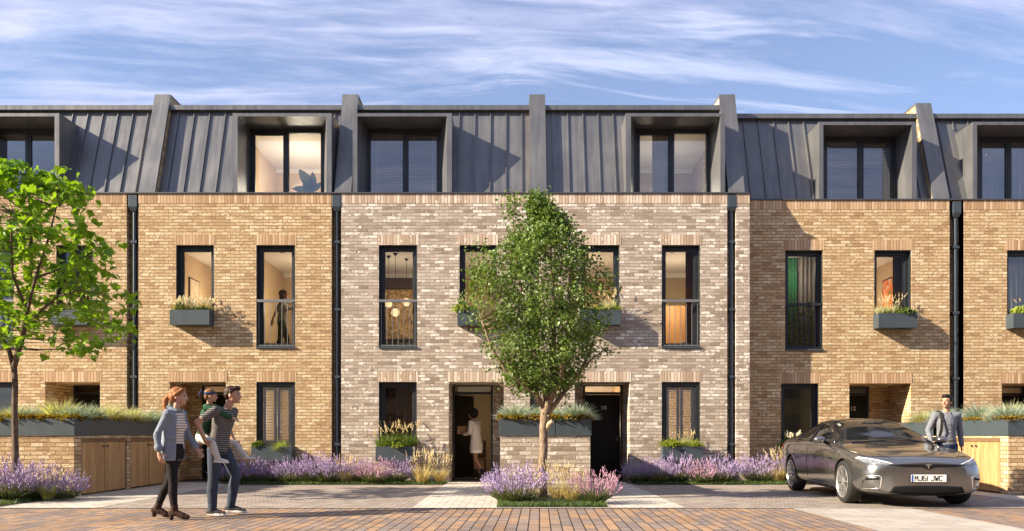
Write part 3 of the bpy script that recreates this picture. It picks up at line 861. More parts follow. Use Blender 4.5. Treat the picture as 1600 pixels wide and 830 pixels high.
def pendant(x, y, z, zc, label):
    t_ = thing('pendant_lamp', label, 'lamp', (x, y, z), 'glass pendant lamps')
    b = MB(); b.tube([(x, y, zc), (x, y, z + .12)], .006, 6); b.tube([(x, y, zc - .05), (x, y, zc - .001)], [.02, .06], 10); b.build('cord', M['frame'], t_)
    g = MB(); g.ell((x, y, z), .105, nu=12, nv=8); g.build('lamp_shade', emit_mat('warm_lamp_glass', (1., .70, .34), .55), t_, smooth=True)
pendant(-3.0, YA + 1.3, 4.22, 5.71, 'lowest glowing glass pendant lamp in the tall window over the brown curtain')
pendant(-3.22, YA + 1.6, 4.50, 5.71, 'leftmost glowing glass pendant lamp in the tall railed window')
pendant(-2.80, YA + 1.9, 4.58, 5.71, 'rightmost glowing glass pendant lamp in the tall railed window')

def downlight(x, y, z, label):
    b = MB(); b.tube([(x, y, z), (x, y, z - .05)], [.07, .06], 12)
    tag(b.build('ceiling_light', M['frame']), label, 'ceiling light')
downlight(-5.78, YA + 1.0, 5.715, 'small round ceiling fitting above the dark figure in the upper window')
downlight(3.95, YA + 1.0, 5.715, 'small square ceiling fitting over the timber headboard')

# timber headboard and pale wedge of bed behind the railed window of the grey house
t_ = thing('bed', 'timber backed bed behind the railed window next to the downpipe', 'bed', (4.35, YA + 1.9, 3.05))
b = MB(); b.box(3.98, 4.72, YA + 2.7, YA + 2.78, 3.06, 4.62); b.build('headboard', M['orange_wood'], t_)
b = MB(); b.hexa([(3.95, YA + 1.2, 3.06), (4.75, YA + 1.2, 3.06), (4.75, YA + 2.69, 3.06), (3.95, YA + 2.69, 3.06)], [(3.95, YA + 1.2, 3.30), (4.75, YA + 1.2, 3.72), (4.75, YA + 2.69, 3.72), (3.95, YA + 2.69, 3.30)]); b.build('mattress', simple('cream_bedding', (.6, .5, .38), .9), t_, bevel=.05)
# shelf line in the golden house
b = MB(); b.box(-8.0, -4.4, YA + 3.7, YA + 3.84, 4.86, 4.92); tag(b.build('wall_shelf', M['white']), 'long pale shelf along the back wall above the dark figure', 'shelf')
# lounge chair in the open doorway
t_ = thing('chair', 'brown wooden chair in the hall just inside the open door', 'chair', (-.95, YA + 2.3, 0.02))
b = MB()
for sx in (-1, 1):
    for sy in (-1, 1): b.tube([(-.95 + sx * .2, YA + 2.3 + sy * .2, .025), (-.95 + sx * .18, YA + 2.3 + sy * .18, .45)], [.014, .02], 8)
b.build('leg', M['oak_edge'], t_)
b = MB(); b.box(-1.16, -.74, YA + 2.08, YA + 2.5, .45, .49); b.build('seat', M['oak_edge'], t_, bevel=.01)
b = MB(); b.box(-1.16, -.74, YA + 2.46, YA + 2.5, .5, .98); b.build('backrest', M['oak_edge'], t_, bevel=.01)
# big leaved houseplant in the lit dormer
t_ = thing('houseplant', 'broad leaved houseplant standing in the lit dormer window', 'plant', (-5.05, YA + 1.25, 6.2))
b = MB(); b.tube([(-5.05, YA + 1.25, 6.205), (-5.05, YA + 1.25, 6.6)], [.12, .16], 14); b.build('pot', M['frame'], t_)
b = MB(); c = MB()
def big_leaf(mb, base, dirv, L, W):
    d = V(dirv).normalized(); s = d.cross(V((0, -1, .2))).normalized(); pts = []
    n = 7
    for i in range(n + 1):
        q = i / n; ww = W * math.sin(math.pi * min(1, q * .97 + .03)) ** .8
        p = V(base) + d * L * q + V((0, -.06, -.12)) * q * q * L
        pts.append((p - s * ww + V((0, -.02, 0)), p, p + s * ww + V((0, -.02, 0))))
    for i in range(n):
        a, b2 = pts[i], pts[i + 1]
        mb.quad(a[0], a[1], b2[1], b2[0]); mb.quad(a[1], a[2], b2[2], b2[1])
for (ax, az, L, W) in ((-1., .25, .55, .10), (-.55, 1., .72, .13), (-.02, 1., .55, .09), (-.85, .75, .36, .08), (.35, .45, .34, .07)):
    base = (-5.05, YA + 1.25, 7.25)
    big_leaf(c, base, (ax, -.1, az), L, W)
b.tube([(-5.05, YA + 1.25, 6.45), (-5.05, YA + 1.25, 7.3)], .012, 6)
b.build('stem', M['oak_edge'], t_); c.build('foliage', leaf_mat('blue_green_leaf', (.06, .10, .10), (.10, .15, .14), .15), t_, fix=False)
# climbing leaves behind the green curtained window
t_ = thing('houseplant', 'trailing leafy houseplant below the dark green curtain', 'plant', (7.1, YE + .40, 3.07))
b = MB(); c = MB()
for k in range(5):
    x = 6.75 + .15 * k; pts = [V((x + .05 * math.sin(j * 1.7 + k), YE + .36 + .02 * math.cos(j), 3.1 + .14 * j * (.6 + .13 * k))) for j in range(9)]
    b.tube(pts, .006, 5)
    for p in pts:
        for _ in range(5):
            q = p + V((rng.gauss(0, .05), rng.gauss(0, .02), rng.gauss(0, .05))); big_leaf(c, q, (rng.gauss(0, 1), -.3, rng.gauss(-.2, .6)), .09, .028)
b.build('stem', M['oak_edge'], t_); c.build('foliage', leaf_mat('room_leaf', (.06, .13, .02), (.12, .2, .04), .3), t_, fix=False)
# ------------------------------------------------------------------ bin stores with roof planters
def bin_store(label, x0, x1, yf, yb, side, brick, joint=None):
    """brick store; side -1 / +1: the face with the oak doors"""
    h = thing('bin_store', label, 'bin store', ((x0 + x1) / 2, yf, 0), 'bin stores between the front doors')
    b = MB(); zt = 1.098
    b.box(x0, x1, yf, yb, -.02, zt)
    if joint is not None or side == 0:
        b.build('wall', M[brick], h)
    else:
        # leave openings for the doors on one long side
        b = MB()
        xs = x1 if side > 0 else x0
        b.quad((x0, yf, 0), (x1, yf, 0), (x1, yf, zt), (x0, yf, zt)); b.quad((x0, yb, 0), (x0, yb, zt), (x1, yb, zt), (x1, yb, 0))
        xo = x0 if side > 0 else x1
        b.quad((xo, yf, 0), (xo, yb, 0), (xo, yb, zt), (xo, yf, zt)); b.quad((x0, yf, zt), (x1, yf, zt), (x1, yb, zt), (x0, yb, zt))
        L = yb - yf; d = yf + .24; pairs = [(d, d + 1.72), (d + 1.86, min(d + 3.58, yb - .12))]
        ys = sorted({yf, yb, *[q for p in pairs for q in p]})
        for ya, yb_ in zip(ys[:-1], ys[1:]):
            if any(p[0] - 1e-6 <= ya and yb_ <= p[1] + 1e-6 for p in pairs): b.quad((xs, ya, 1.045), (xs, yb_, 1.045), (xs, yb_, zt), (xs, ya, zt))
            else: b.quad((xs, ya, 0), (xs, yb_, 0), (xs, yb_, zt), (xs, ya, zt))
        for p in pairs:
            xi = xs - side * .12
            for yy in p: b.quad((xs, yy, 0), (xi, yy, 0), (xi, yy, 1.045), (xs, yy, 1.045))
            b.quad((xs, p[0], 1.045), (xi, p[0], 1.045), (xi, p[1], 1.045), (xs, p[1], 1.045))
            b.quad((xi, p[0], 0), (xi, p[1], 0), (xi, p[1], 1.045), (xi, p[0], 1.045))
        b.build('wall', M[brick], h, fix=False)
        for p in pairs:
            lo, hi = (xs - side * .045, xs - side * .01); ym = (p[0] + p[1]) / 2
            X = sorted((lo, hi))
            e = MB(); e.box(*X, p[0] + .002, p[0] + .04, .012, 1.04); e.box(*X, p[1] - .04, p[1] - .002, .012, 1.04); e.box(*X, p[0] + .04, p[1] - .04, .985, 1.04)
            e.build('door_frame', M['oak_edge'], h)
            for a, c, hy in ((p[0] + .048, ym - .012, ym - .07), (ym + .012, p[1] - .048, ym + .07)):
                m = MB(); m.box(X[0] - .004 * side, X[1] - .004 * side, a, c, .035, .977)
                dr = m.build('door', M['oak'], h, bevel=.003)
                k = MB(); k.tube([(hi - side * .004, hy, .90), (hi + side * .02, hy, .90), (hi + side * .03, hy, .90)], [.012, .012, .024], 10)
                k.build('handle', M['frame'], dr)
    z0, z1 = 1.10, 1.405; o = .02
    b = MB()
    segs = [(x0 - o, x1 + o)] if joint is None else [(x0 - o, joint - .006), (joint + .006, x1 + o)]
    for a, c in segs:
        t_ = .03
        b.box(a, c, yf - o, yf - o + t_, z0, z1); b.box(a, c, yb - .14, yb - .11, z0, z1)
        b.box(a, a + t_, yf - o + t_, yb - .14, z0, z1); b.box(c - t_, c, yf - o + t_, yb - .14, z0, z1)
        b.box(a + t_, c - t_, yf - o + t_, yb - .14, z0, z0 + .02)
    b.build('planter_box', M['frame_blue'], h, bevel=.004)
    b = MB(); nx, ny = 8, 20
    b.quad((x0 + .012, yf + .012, z1 - .05), (x1 - .012, yf + .012, z1 - .05), (x1 - .012, yb - .145, z1 - .05), (x0 + .012, yb - .145, z1 - .05))
    b.build('soil', M['soil'], h)
    return h
BIN = [bin_store('golden brick bin store with two pairs of oak doors at the left', -9.53, -7.90, 14.30, 18.78, 1, 'buff'),
       bin_store('pale grey brick bin store behind the small leaved tree', -.25, 1.37, 14.30, 18.78, 0, 'grey', joint=.745),
       bin_store('golden brick bin store with sunlit oak doors behind the man with a bag', 9.20, 10.85, 14.82, 19.30, -1, 'buff')]

# ------------------------------------------------------------------ plant meshes
def blade(mb, base, dirv, L, w0, droop, seg=3, m=0, rg=rng):
    """narrow leaf that arches over"""
    d = V(dirv).normalized(); s = d.cross(V((0, 0, 1)))
    s = s.normalized() if s.length > 1e-4 else V((1, 0, 0))
    a = rg.uniform(0, math.pi); s = (s * math.cos(a) + d.cross(s) * math.sin(a)).normalized()
    hd = V((d.x, d.y, 0)); prev = None; p = V(base)
    vs = []
    for i in range(seg + 1):
        q = i / seg; ww = w0 * (1 - q ** 1.5)
        pt = p + d * L * q + (hd * .5 + V((0, 0, -1))) * droop * L * q * q
        vs += [pt - s * ww, pt + s * ww] if i < seg else [pt]
    fs = [(2 * i, 2 * i + 1, 2 * i + 3, 2 * i + 2) for i in range(seg - 1)] + [(2 * seg - 2, 2 * seg - 1, 2 * seg)]
    mb.add(vs, fs, m)
    return vs[-1], d

def splay(rg, mx):
    a = rg.uniform(0, 2 * math.pi); t_ = mx * math.sqrt(rg.random())
    return V((math.cos(a) * math.sin(t_), math.sin(a) * math.sin(t_), math.cos(t_))), a, t_

def spike(mb, p, d, L, r, m, rg):
    """flower spike: whorls of small florets"""
    d = V(d).normalized(); s = d.cross(V((.3, .9, .1))).normalized(); u = d.cross(s)
    n = 5
    for i in range(n):
        q = (i + .5) / n; c = V(p) + d * L * q; rr = r * (1.05 - .65 * abs(q - .35)) * rg.uniform(.75, 1.25); hl = L / n * .62
        a0 = rg.uniform(0, 2)
        ring = [c + (s * math.cos(a0 + k * 2.094) + u * math.sin(a0 + k * 2.094)) * rr for k in range(3)]
        mb.add([c - d * hl] + ring + [c + d * hl], [(0, 2, 1), (0, 3, 2), (0, 1, 3), (4, 1, 2), (4, 2, 3), (4, 3, 1)], m)

def lavender_mesh(seed, n=150, H=.56, spread=.75, name='lavender'):
    rg = random.Random(seed); st = MB(); fl = MB()
    for i in range(n * 2):
        d, a, t_ = splay(rg, spread * 1.05); r = .16 * rg.random() ** .5
        blade(st, (math.cos(a) * r, math.sin(a) * r, .0), d, rg.uniform(.16, .36), .006, .15, 2, 0, rg)
    for i in range(n):
        d, a, t_ = splay(rg, spread); r = .15 * rg.random() ** .5
        L = H * rg.uniform(.46, 1.02) * (1 - .22 * (t_ / spread) ** 2)
        tip, d2 = blade(st, (math.cos(a) * r, math.sin(a) * r, .0), d, L, .0035, .04, 2, 1, rg)
        dd = (d + V((rg.gauss(0, .12), rg.gauss(0, .12), .25))).normalized()
        spike(fl, V(tip) - dd * .02, dd, rg.uniform(.075, .15), rg.uniform(.010, .0155), 0, rg)
    return st, fl
M['lav_green'] = leaf_mat('lavender_leaf', (.10, .135, .055), (.17, .20, .10), .25)
M['lav_stem'] = leaf_mat('lavender_stem', (.15, .16, .085), (.22, .22, .13), .25)
M['lav_purple'] = leaf_mat('lavender_purple_flower', (.30, .21, .46), (.54, .44, .70), .25, 5.)
M['lav_pink'] = leaf_mat('lavender_pink_flower', (.46, .25, .40), (.66, .45, .56), .25, 5.)
M['straw'] = leaf_mat('straw_grass_blade', (.46, .37, .17), (.62, .53, .30), .35, 3.)
M['plume'] = leaf_mat('pale_grass_plume', (.60, .50, .32), (.74, .66, .48), .4, 3.)
M['reed'] = leaf_mat('green_grass_blade', (.17, .20, .055), (.32, .32, .11), .35, 3.)
M['fescue'] = leaf_mat('blue_green_fescue_blade', (.22, .29, .26), (.40, .47, .41), .3, 4.)
M['fescue_pale'] = leaf_mat('pale_straw_fescue_blade', (.38, .40, .24), (.56, .56, .36), .35, 4.)
M['sedum'] = leaf_mat('ochre_sedum_leaf', (.24, .15, .03), (.36, .27, .05), .25, 5.)
M['lime'] = leaf_mat('lime_green_leaf', (.22, .29, .035), (.36, .42, .08), .35, 6.)
M['mid'] = leaf_mat('mid_green_leaf', (.07, .13, .022), (.15, .22, .045), .3, 6.)
M['wisp'] = leaf_mat('white_flower_tuft', (.66, .62, .54), (.80, .77, .70), .35, 6.)

def grass_parts(seed, n=170, H=.62, spread=.5, heads=34, r0=.09):
    rg = random.Random(seed); bl = MB(); pl = MB()
    for i in range(n):
        d, a, t_ = splay(rg, spread); r = r0 * rg.random() ** .5
        blade(bl, (math.cos(a) * r, math.sin(a) * r, 0), d, H * rg.uniform(.45, .95), .0045, rg.uniform(.05, .4), 3, 0, rg)
    for i in range(heads):
        d, a, t_ = splay(rg, spread * .8); r = r0 * rg.random() ** .5
        tip, _ = blade(bl, (math.cos(a) * r, math.sin(a) * r, 0), d, H * rg.uniform(.75, 1.1), .003, .05, 2, 0, rg)
        dd = (d + V((rg.gauss(0, .15), rg.gauss(0, .15), 0))).normalized()
        spike(pl, V(tip) - dd * .02, dd, rg.uniform(.10, .19), .012, 0, rg)
    return bl, pl

def make_plant(name, label, cat, parts, loc, group, sc=1., rz=0.):
    """parts: (name, mesh, ) pairs sharing mesh data"""
    o = thing(name, label, cat, loc, group); o.scale = (sc, sc, sc) if not hasattr(sc, '__len__') else sc; o.rotation_euler = (0, 0, rz)
    for pn, me in parts:
        c = bpy.data.objects.new(pn, me); COL.objects.link(c); c.parent = o
    return o

LAV = []
for k in range(4):
    st, fl = lavender_mesh(20 + k, 260, .60, .95)
    sm = st.mesh('foliage', [M['lav_green'], M['lav_stem']])
    fm = fl.mesh('flowers', M['lav_purple']); fp = fm.copy(); fp.materials.clear(); fp.materials.append(M['lav_pink'])
    LAV.append((sm, fm, fp))
GR = []
for k in range(3):
    bl, pl = grass_parts(40 + k)
    b1 = bl.mesh('blades', M['straw']); p1 = pl.mesh('plumes', M['plume'])
    b2 = b1.copy(); b2.materials.clear(); b2.materials.append(M['reed'])
    GR.append((b1, p1, b2))
nl = 0
def lav(x, y, sc, label, pink=False, k=None):
    global nl
    s = LAV[nl % 4]; nl += 1
    make_plant('lavender_bush', label, 'lavender', [('foliage', s[0]), ('flowers', s[2 if pink else 1])], (x, y, .03), 'lavender bushes in the planting beds', (sc * rng.uniform(.85, 1.0), sc * rng.uniform(.85, 1.), sc * rng.uniform(.85, 1.08)), rng.uniform(0, 6.28))
def gra(x, y, sc, label, green=False):
    global nl
    s = GR[nl % 3]; nl += 1
    make_plant('ornamental_grass', label, 'grass clump', [('blades', s[2 if green else 0]), ('plumes', s[1])], (x, y, .03), 'straw coloured grass clumps in the beds', sc, rng.uniform(0, 6.28))
def PX(px, y): return (px - VX) * y / F
# bed under the golden house
Y1 = 18.2
lav(PX(385, Y1), Y1, 1.0, 'purple lavender bush directly right of the carrying man')
lav(PX(352, Y1), Y1 + .1, .9, 'purple lavender bush mostly hidden behind the carrying man')
lav(PX(418, Y1), Y1 + .15, .95, 'purple lavender bush beneath the left end of the window box with a round grass ball')
lav(PX(452, Y1), Y1, 1.05, 'broad purple lavender bush right below the round grass ball')
lav(PX(488, Y1), Y1 + .1, 1.12, 'tall purple lavender bush left of the downpipe')
lav(PX(512, Y1), Y1 - .05, 1.05, 'purple lavender bush at the foot of the downpipe beside straw grass')
gra(PX(541, Y1), Y1 - .05, .92, 'straw grass clump between the downpipe and the pink lavender')
lav(PX(562, Y1), Y1 + .15, .95, 'pale purple lavender bush below the left end of the reed filled window box')
lav(PX(586, Y1), Y1 - .15, .98, 'pink lavender bush under the reed filled window box', True)
gra(PX(590, 17.95), 17.95, .55, 'low greenish grass tuft in front of the pink lavender', True)
lav(PX(618, Y1), Y1 + .1, 1.05, 'purple lavender bush under the right end of the reed filled window box')
gra(PX(661, Y1), Y1 - .2, 1.12, 'tall straw grass clump left of the open door')
gra(PX(688, Y1), Y1 - .1, .95, 'straw grass clump at the edge of the open doorway')
# bed under the second grey house
lav(PX(1000, Y1), Y1 + .15, .95, 'dusky lavender bush right of the door numbered 10')
lav(PX(1030, Y1), Y1, 1.05, 'purple lavender bush below the left end of the lime planted window box')
lav(PX(1062, Y1), Y1 + .1, 1.02, 'purple lavender bush under the middle of the lime planted window box')
lav(PX(1093, Y1), Y1 - .12, .92, 'pink lavender bush under the right end of the lime planted window box', True)
lav(PX(1125, Y1), Y1, 1.12, 'tall pale lavender bush in front of the downpipe by the house corner')
lav(PX(1185, 18.4), 18.4, 1.12, 'pale lavender bush in the shade of the house corner')
gra(PX(1215, 18.3), 18.3, 1.15, 'straw grass clump next to the rear wheel of the car')
lav(PX(1228, 18.9), 18.9, .9, 'lavender bush half hidden behind the rear of the car')
# island bed round the small leaved tree
Y2 = 12.85
lav(PX(808, Y2), Y2, 1.12, 'large purple lavender bush left of the small leaved tree')
lav(PX(790, 13.3), 13.3, .9, 'purple lavender bush behind the large one left of the tree')
gra(PX(872, 13.2), 13.2, .92, 'straw grass clump just right of the tree trunk')
gra(PX(893, 12.9), 12.9, .82, 'straw grass clump between the tree trunk and the pink lavender')
lav(PX(930, Y2), Y2, .98, 'bright pink lavender bush right of the small leaved tree', True)
gra(PX(838, 13.9), 13.9, .75, 'thin straw grass clump behind the tree trunk')
# bed under the maple
lav(PX(12, 13.2), 13.2, 1.15, 'deep purple lavender bush at the foot of the maple')
lav(PX(45, 13.5), 13.5, 1.05, 'deep purple lavender bush right of the maple trunk')
lav(PX(-25, 13.4), 13.4, 1.1, 'purple lavender bush cut by the left edge')
gra(PX(75, 13.3), 13.3, .75, 'greenish grass clump between the lavender bushes by the bin store', True)
lav(PX(102, 13.6), 13.6, .85, 'small purple lavender bush at the corner of the left bin store')
lav(PX(70, 13.9), 13.95, .95, 'purple lavender bush against the brick of the left bin store')

# ------------------------------------------------------------------ planting on top of the bin stores
FES = []
for k in range(3):
    rg = random.Random(60 + k); b = MB()
    for i in range(1000):
        d, a, t_ = splay(rg, 1.25); r = .05 * rg.random()
        blade(b, (math.cos(a) * r, math.sin(a) * r, 0), d, (.37 * rg.uniform(.6, 1.05) * (1 - .18 * t_ / 1.25)), .0052, .12 + .2 * rg.random(), 3, 0, rg)
    m1 = b.mesh('fescue', M['fescue']); m2 = m1.copy(); m2.materials.clear(); m2.materials.append(M['fescue_pale'])
    FES.append((m1, m2))
def fescue(x, y, sc, pale, label, group):
    me = FES[rng.randrange(3)][1 if pale else 0]
    o = bpy.data.objects.new('fescue_tuft', me); COL.objects.link(o)
    o.location = (x, y, 1.36); o.rotation_euler = (0, 0, rng.uniform(0, 6)); o.scale = (sc * 1.35, sc * 1.35, sc * rng.uniform(1.25, 1.5))
    tag(o, label, 'grass tuft', group)
GL = 'fescue tufts along the left bin store'; GC = 'fescue tufts on the middle bin store'; GRr = 'fescue tufts on the right bin store'
for i, (x, y, sc, pale) in enumerate([(-9.05, 14.6, .85, 0), (-8.15, 14.75, .95, 0), (-8.2, 15.35, 1.0, 0), (-8.1, 17.5, 1.05, 0), (-8.15, 18.2, 1.0, 0), (-8.7, 16.9, 1.0, 0), (-9.3, 15.4, 1., 0)]):
    fescue(x, y, sc, False, 'blue green fescue tuft growing on the left bin store', GL)
for i, (x, y, sc) in enumerate([(-9.2, 14.7, .9), (-8.55, 15.0, 1.25), (-8.2, 16.2, 1.15), (-8.6, 17.9, 1.1), (-8.15, 16.9, 1.05)]):
    fescue(x, y, sc, True, 'pale straw fescue tuft growing on the left bin store', GL)
for i, (x, y, sc) in enumerate([(.02, 14.62, 1.0), (.38, 14.7, .95), (.9, 14.65, .85), (1.16, 14.62, 1.05), (.1, 15.5, 1.), (1.1, 15.5, 1.), (.6, 15.2, .9)]):
    fescue(x, y, sc, False, 'blue green fescue tuft growing on the middle bin store', GC)
for i, (x, y, sc) in enumerate([(9.5, 15.3, 1.1), (9.95, 15.15, 1.1), (10.4, 15.3, 1.0), (9.6, 16.4, 1.2), (9.5, 17.6, 1.1)]):
    fescue(x, y, sc, False, 'blue green fescue tuft growing on the right bin store', GRr)
for i, (x, y, sc) in enumerate([(9.75, 15.7, 1.25), (10.2, 15.8, 1.2), (10.6, 15.2, 1.0), (9.45, 18.3, 1.1)]):
    fescue(x, y, sc, True, 'pale straw fescue tuft growing on the right bin store', GRr)
sm = MB()
def sedum_strip(x0, x1, y0, y1, n):
    for i in range(n):
        e = rng.random()
        x = rng.uniform(x0, x1); y = rng.uniform(y0, y1)
        edge = min(x - x0, x1 - x, y - y0)
        c = V((x, y, 1.36 + rng.uniform(0, .10)))
        for k in range(4):
            big_leaf(sm, c, (rng.gauss(0, 1), rng.gauss(-.3, 1), rng.uniform(.1, 1)), rng.uniform(.045, .09), .012)
sedum_strip(-9.55, -7.87, 14.28, 14.62, 330); sedum_strip(-8.2, -7.86, 14.6, 18.6, 480)
sedum_strip(-.27, 1.39, 14.28, 14.6, 330)
sedum_strip(9.17, 10.87, 14.8, 15.15, 300); sedum_strip(9.17, 9.45, 15.1, 18.6, 300)
tag(sm.build('sedum', M['sedum'], fix=False), 'ochre sedum ground cover along the edges of the bin store planters', 'sedum', kind='stuff')

# ------------------------------------------------------------------ window boxes
def window_box(x0, x1, z0, z1, Yf, label):
    h = thing('window_box', label, 'window box', ((x0 + x1) / 2, Yf, z0), 'slate blue window boxes')
    ya, yb = Yf - .29, Yf - .002; t_ = .02; b = MB()
    b.box(x0, x1, ya, ya + t_, z0, z1); b.box(x0, x1, yb - t_, yb, z0, z1)
    b.box(x0, x0 + t_, ya + t_, yb - t_, z0, z1); b.box(x1 - t_, x1, ya + t_, yb - t_, z0, z1)
    b.box(x0 + t_, x1 - t_, ya + t_, yb - t_, z0, z0 + t_)
    b.build('box', M['frame_blue'], h, bevel=.004)
    s = MB(); s.box(x0 + t_ + .001, x1 - t_ - .001, ya + t_ + .001, yb - t_ - .001, z1 - .09, z1 - .04); s.build('soil', M['soil'], h)
BL = rng
def tuft_mesh(seed, n, H, spread, r0, mats, heads=0, w0=.005, hr=.012, hl=.1, droop=.25):
    rg = random.Random(seed); b = MB()
    for i in range(n):
        d, a, t_ = splay(rg, spread); r = r0 * rg.random() ** .5
        blade(b, (math.cos(a) * r, math.sin(a) * r, 0), d, H * rg.uniform(.5, 1.), w0, droop * rg.random(), 3, 0, rg)
    for i in range(heads):
        d, a, t_ = splay(rg, spread * .8); r = r0 * rg.random() ** .5
        tip, _ = blade(b, (math.cos(a) * r, math.sin(a) * r, 0), d, H * rg.uniform(.8, 1.25), .003, .05, 2, 0, rg)
        spike(b, tip, (d + V((rg.gauss(0, .2), rg.gauss(0, .2), 0))).normalized(), hl * rg.uniform(.7, 1.2), hr, 1, rg)
    return b.mesh('tuft', mats)
def leafy_mesh(seed, n, R_, mats, L=.07, W=.022):
    rg = random.Random(seed); b = MB()
    for i in range(n):
        d, a, t_ = splay(rg, 1.35); q = R_ * rg.uniform(.35, 1.)
        big_leaf(b, d * q, (d + V((rg.gauss(0, .5), rg.gauss(0, .5), rg.gauss(.1, .5)))), L * rg.uniform(.6, 1.2), W)
    return b.mesh('leafy_clump', mats)
TUFT = {
 'white': tuft_mesh(80, 110, .22, .6, .05, [M['reed'], M['wisp']], 34, hr=.016, hl=.09),
 'green': tuft_mesh(81, 150, .27, .7, .06, [M['mid'], M['plume']], 8),
 'lime': tuft_mesh(82, 190, .30, .85, .05, [M['lime'], M['plume']], 0, w0=.006, droop=.5),
 'reed': tuft_mesh(83, 170, .36, .55, .07, [M['mid'], M['plume']], 12, hl=.13, hr=.013),
 'ball': tuft_mesh(84, 620, .27, 1.75, .02, [M['lime'], M['plume']], 0, w0=.003, droop=.2),
 'straw': tuft_mesh(85, 150, .30, .6, .05, [M['fescue_pale'], M['plume']], 20, hl=.1, hr=.010),
 'leafy': leafy_mesh(86, 130, .17, [M['mid']]),
 'limeleaf': leafy_mesh(87, 140, .18, [M['lime']]),
}
NICE = {'white': ('flowering_grass', 'white flowered grass tuft'), 'green': ('grass_tuft', 'dark green grass tuft'), 'lime': ('grass_tuft', 'arching lime green grass tuft'),
        'reed': ('reed_grass', 'tall green reed grass with feathery heads'), 'ball': ('grass_ball', 'round pale green ball of fine grass'),
        'straw': ('grass_tuft', 'pale straw grass tuft'), 'leafy': ('leafy_plant', 'dark leafy plant'), 'limeleaf': ('leafy_plant', 'lime green leafy plant')}
def planting(x0, x1, z, Yf, seq, where, group):
    n = len(seq)
    for i, k in enumerate(seq):
        kk, dx, sc = k if isinstance(k, tuple) else (k, (i + .5) / n, 1.)
        nm, lb = NICE[kk]
        o = bpy.data.objects.new(nm, TUFT[kk]); COL.objects.link(o)
        o.location = (x0 + (x1 - x0) * dx, Yf - .15 + rng.uniform(-.04, .03), z - .05); s_ = sc * rng.uniform(1.1, 1.35)
        o.scale = (s_,) * 3; o.rotation_euler = (0, 0, rng.uniform(0, 6))
        tag(o, lb + ' ' + where, 'plant', group)
BOXES = [
 (SPEC['A']['sm'], 3.69, 4.04, YA, 'slate blue window box partly hidden by the maple leaves', ['green', 'white', 'green'], 'in the window box behind the maple', 'plants in the box behind the maple'),
 (SPEC['B']['sm'], 3.69, 4.04, YA, 'slate blue window box with white flowering grass on the golden house', ['white', 'green', 'white', ('white', .5, .8), 'green', 'white'], 'in the upper window box left of the railed window', 'plants in the white flowered box'),
 (SPEC['C']['sm'], 3.69, 4.04, YA, 'slate blue upper window box left of the small leaved tree', [('limeleaf', .1, 1.), ('green', .35, .9), ('lime', .55, .9), ('leafy', .85, .9)], 'in the upper window box left of the tree', 'plants in the box left of the tree'),
 (SPEC['D']['sm'], 3.69, 4.04, YA, 'slate blue upper window box right of the small leaved tree', [('green', .2, .9), ('lime', .45, .9), ('straw', .72, 1.15), ('lime', .9, .9)], 'in the upper window box right of the tree', 'plants in the box right of the tree'),
 (SPEC['E']['sm'], 3.69, 4.04, YE, 'slate blue upper window box above the parked car', ['straw', ('lime', .25, .8), 'straw', ('lime', .6, .8), ('leafy', .75, .9), ('leafy', .9, .8)], 'in the upper window box above the car', 'plants in the box above the car'),
 (SPEC['F']['sm'], 3.69, 4.04, YE, 'slate blue window box cut by the right edge', [('limeleaf', .25, .9), ('green', .5, 1.), ('lime', .75, .8)], 'in the window box at the right edge', 'plants in the rightmost box'),
 (SPEC['B']['gf'], .50, .85, YA, 'low slate blue window box with a round grass ball below the shuttered window', [('leafy', .12, .8), ('ball', .72, 1.0)], 'in the low window box by the shutters', 'plants in the box under the left shutters'),
 (SPEC['C']['gf'], .50, .85, YA, 'low slate blue window box full of reed grass left of the open door', [('reed', .1, .9), ('lime', .2, .9), ('reed', .35, 1.05), ('limeleaf', .5, .9), ('reed', .65, 1.0), ('limeleaf', .72, .8), ('reed', .9, 1.1)], 'in the low window box left of the open door', 'plants in the reed filled box'),
 (SPEC['D']['gf'], .50, .85, YA, 'low slate blue window box with lime grasses right of door 10', [('lime', .08, .95), ('limeleaf', .25, .9), ('lime', .45, 1.05), ('straw', .62, .9), ('lime', .78, 1.05), ('lime', .95, .8)], 'in the low window box right of door 10', 'plants in the lime planted box'),
 (SPEC['E']['gf'], .50, .85, YE, 'low slate blue window box behind the rear of the car', [('leafy', .1, .9), ('white', .3, 1.), ('limeleaf', .5, .8), ('lime', .8, .8)], 'in the low window box behind the car', 'plants in the box behind the car'),
]
for (x0, x1), z0, z1, Yf, label, seq, where, grp in BOXES:
    window_box(x0 - .03, x1 + .0, z0, z1, Yf, label); planting(x0, x1 - .05, z1, Yf, seq, where, grp)
# ------------------------------------------------------------------ trees
def bark_mat(name, c1, c2):
    m, t, out = new_mat(name)
    x, y, z = t.sep(t.pos())
    nz = t.noise(t.xyz(t.math('MULTIPLY', x, 28.), t.math('MULTIPLY', y, 28.), t.math('MULTIPLY', z, 9.)), 1., 5, .65, .5)
    b = principled(t, out, Base_Color=t.mix(t.maprange(nz.outputs[0], .35, .65), c1, c2), Roughness=.9)
    t.set(b.inputs['Normal'], t.bump(nz.outputs[0], .6, .02))
    return m
M['bark_grey'] = bark_mat('pale_brown_bark', (.13, .085, .055), (.31, .225, .15))
M['bark_dark'] = bark_mat('dark_brown_bark', (.06, .04, .028), (.15, .10, .07))
M['leaf_small'] = leaf_mat('small_glossy_leaf', (.065, .125, .024), (.195, .28, .062), .28, 3., .38)
M['leaf_maple'] = leaf_mat('fresh_maple_leaf', (.105, .235, .014), (.28, .43, .035), .42, 2.5, .45)

def bez(a, b, c, n):
    return [V(a) * (1 - q) ** 2 + V(b) * 2 * q * (1 - q) + V(c) * q * q for q in [i / n for i in range(n + 1)]]

